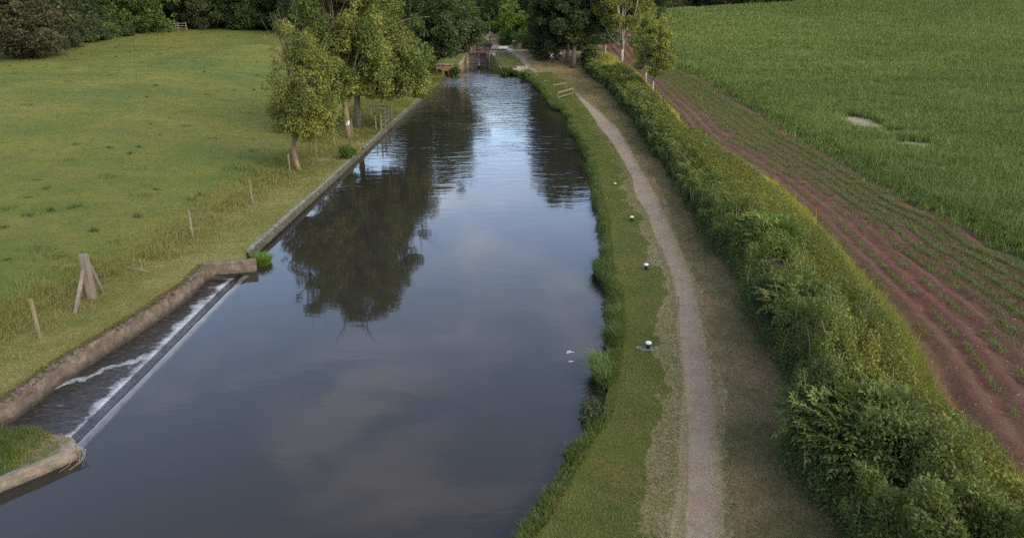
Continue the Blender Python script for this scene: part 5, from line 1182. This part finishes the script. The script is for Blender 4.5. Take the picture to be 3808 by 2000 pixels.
person(W(.5, .72, 0), rz + .1, 'seated person in a white top behind the far side of the picnic table', M['jeans'])

# ------------------------------------------------------------------ light, sky, camera
SUN_EL, SUN_AZ = 36.0, 128.0           # azimuth clockwise from +Y (view direction): light from the right, a little ahead
sd = Vector((math.sin(rad(SUN_AZ)) * math.cos(rad(SUN_EL)), math.cos(rad(SUN_AZ)) * math.cos(rad(SUN_EL)), math.sin(rad(SUN_EL))))
sun = bpy.data.lights.new('sun', 'SUN'); sun.energy = .62; sun.angle = rad(34); sun.color = (1.0, .88, .70)
so = bpy.data.objects.new('sun', sun); COL.objects.link(so); so.rotation_euler = (-sd).to_track_quat('-Z', 'Y').to_euler(); so.location = sd * 200
w = bpy.data.worlds.new('World'); scn.world = w; w.use_nodes = True; t = w.node_tree; t.nodes.clear()
N = t.nodes.new; out = N('ShaderNodeOutputWorld'); bg = N('ShaderNodeBackground'); sky = N('ShaderNodeTexSky'); sky.sky_type = 'NISHITA'; sky.sun_disc = False
sky.sun_elevation = rad(SUN_EL); sky.sun_rotation = rad(SUN_AZ); sky.air_density = 1.0; sky.dust_density = 2.4; sky.ozone_density = 2.8
t.links.new(sky.outputs[0], bg.inputs[0]); bg.inputs[1].default_value = .15
bg2 = N('ShaderNodeBackground'); bg2.inputs[0].default_value = (.95, .84, .78, 1); bg2.inputs[1].default_value = 1.0
tc = N('ShaderNodeTexCoord'); mp = N('ShaderNodeMapping'); t.links.new(tc.outputs['Generated'], mp.inputs[0]); mp.inputs['Scale'].default_value = (1, 1, 2.6); mp.inputs['Location'].default_value = (.3, .0, .1)
nz = N('ShaderNodeTexNoise'); t.links.new(mp.outputs[0], nz.inputs['Vector']); nz.inputs['Scale'].default_value = 2.3; nz.inputs['Detail'].default_value = 7; nz.inputs['Roughness'].default_value = .62; nz.inputs['Distortion'].default_value = .4
rp = N('ShaderNodeValToRGB'); t.links.new(nz.outputs[0], rp.inputs[0]); rp.color_ramp.elements[0].position = .54; rp.color_ramp.elements[0].color = (.10, .10, .10, 1); rp.color_ramp.elements[1].position = .80; rp.color_ramp.elements[1].color = (.6, .6, .6, 1)
# one paler bank of cloud high over the canal, and a thinner one beside it
fac = rp.outputs[0]
for (px_, py_), lo_, hi_, am_ in (((1350, 1600), .9885, .9975, .22), ((1750, 1060), .98, .999, .10)):
    d_ = ray(px_, py_); d_ = Vector((d_[0], d_[1], -d_[2])).normalized()
    dt = N('ShaderNodeVectorMath'); dt.operation = 'DOT_PRODUCT'; t.links.new(tc.outputs['Generated'], dt.inputs[0]); dt.inputs[1].default_value = d_
    mr_ = N('ShaderNodeMapRange'); mr_.interpolation_type = 'SMOOTHSTEP'; t.links.new(dt.outputs['Value'], mr_.inputs[0]); mr_.inputs[1].default_value = lo_; mr_.inputs[2].default_value = hi_
    n2_ = N('ShaderNodeTexNoise'); t.links.new(mp.outputs[0], n2_.inputs['Vector']); n2_.inputs['Scale'].default_value = 7; n2_.inputs['Detail'].default_value = 6; n2_.inputs['Distortion'].default_value = .6
    r2_ = N('ShaderNodeMapRange'); t.links.new(n2_.outputs[0], r2_.inputs[0]); r2_.inputs[1].default_value = .40; r2_.inputs[2].default_value = .60
    m1_ = N('ShaderNodeMath'); m1_.operation = 'MULTIPLY'; t.links.new(mr_.outputs[0], m1_.inputs[0]); t.links.new(r2_.outputs[0], m1_.inputs[1])
    m2_ = N('ShaderNodeMath'); m2_.operation = 'MULTIPLY_ADD'; m2_.use_clamp = True; t.links.new(m1_.outputs[0], m2_.inputs[0]); m2_.inputs[1].default_value = am_; t.links.new(fac, m2_.inputs[2]); fac = m2_.outputs[0]
mx = N('ShaderNodeMixShader'); t.links.new(fac, mx.inputs[0]); t.links.new(bg.outputs[0], mx.inputs[1]); t.links.new(bg2.outputs[0], mx.inputs[2]); t.links.new(mx.outputs[0], out.inputs[0])

cam = bpy.data.cameras.new('camera'); cam.sensor_width = 36; cam.lens = 36 * F / 3808; cam.clip_end = 2000; cam.clip_start = .1
co = bpy.data.objects.new('camera', cam); COL.objects.link(co); co.location = (0, 0, H); co.rotation_euler = (math.pi / 2 - PITCH, 0, 0); scn.camera = co
scn.view_settings.view_transform = 'Standard'; scn.view_settings.look = 'None'; scn.view_settings.gamma = 1.0; scn.view_settings.exposure = 1.82
scn.render.engine = 'CYCLES'
scn.cycles.max_bounces = 6; scn.cycles.diffuse_bounces = 5; scn.cycles.glossy_bounces = 3; scn.cycles.transmission_bounces = 3
scn.cycles.use_denoising = False; scn.cycles.denoiser = 'OPENIMAGEDENOISE'; scn.cycles.denoising_input_passes = 'RGB_ALBEDO_NORMAL'
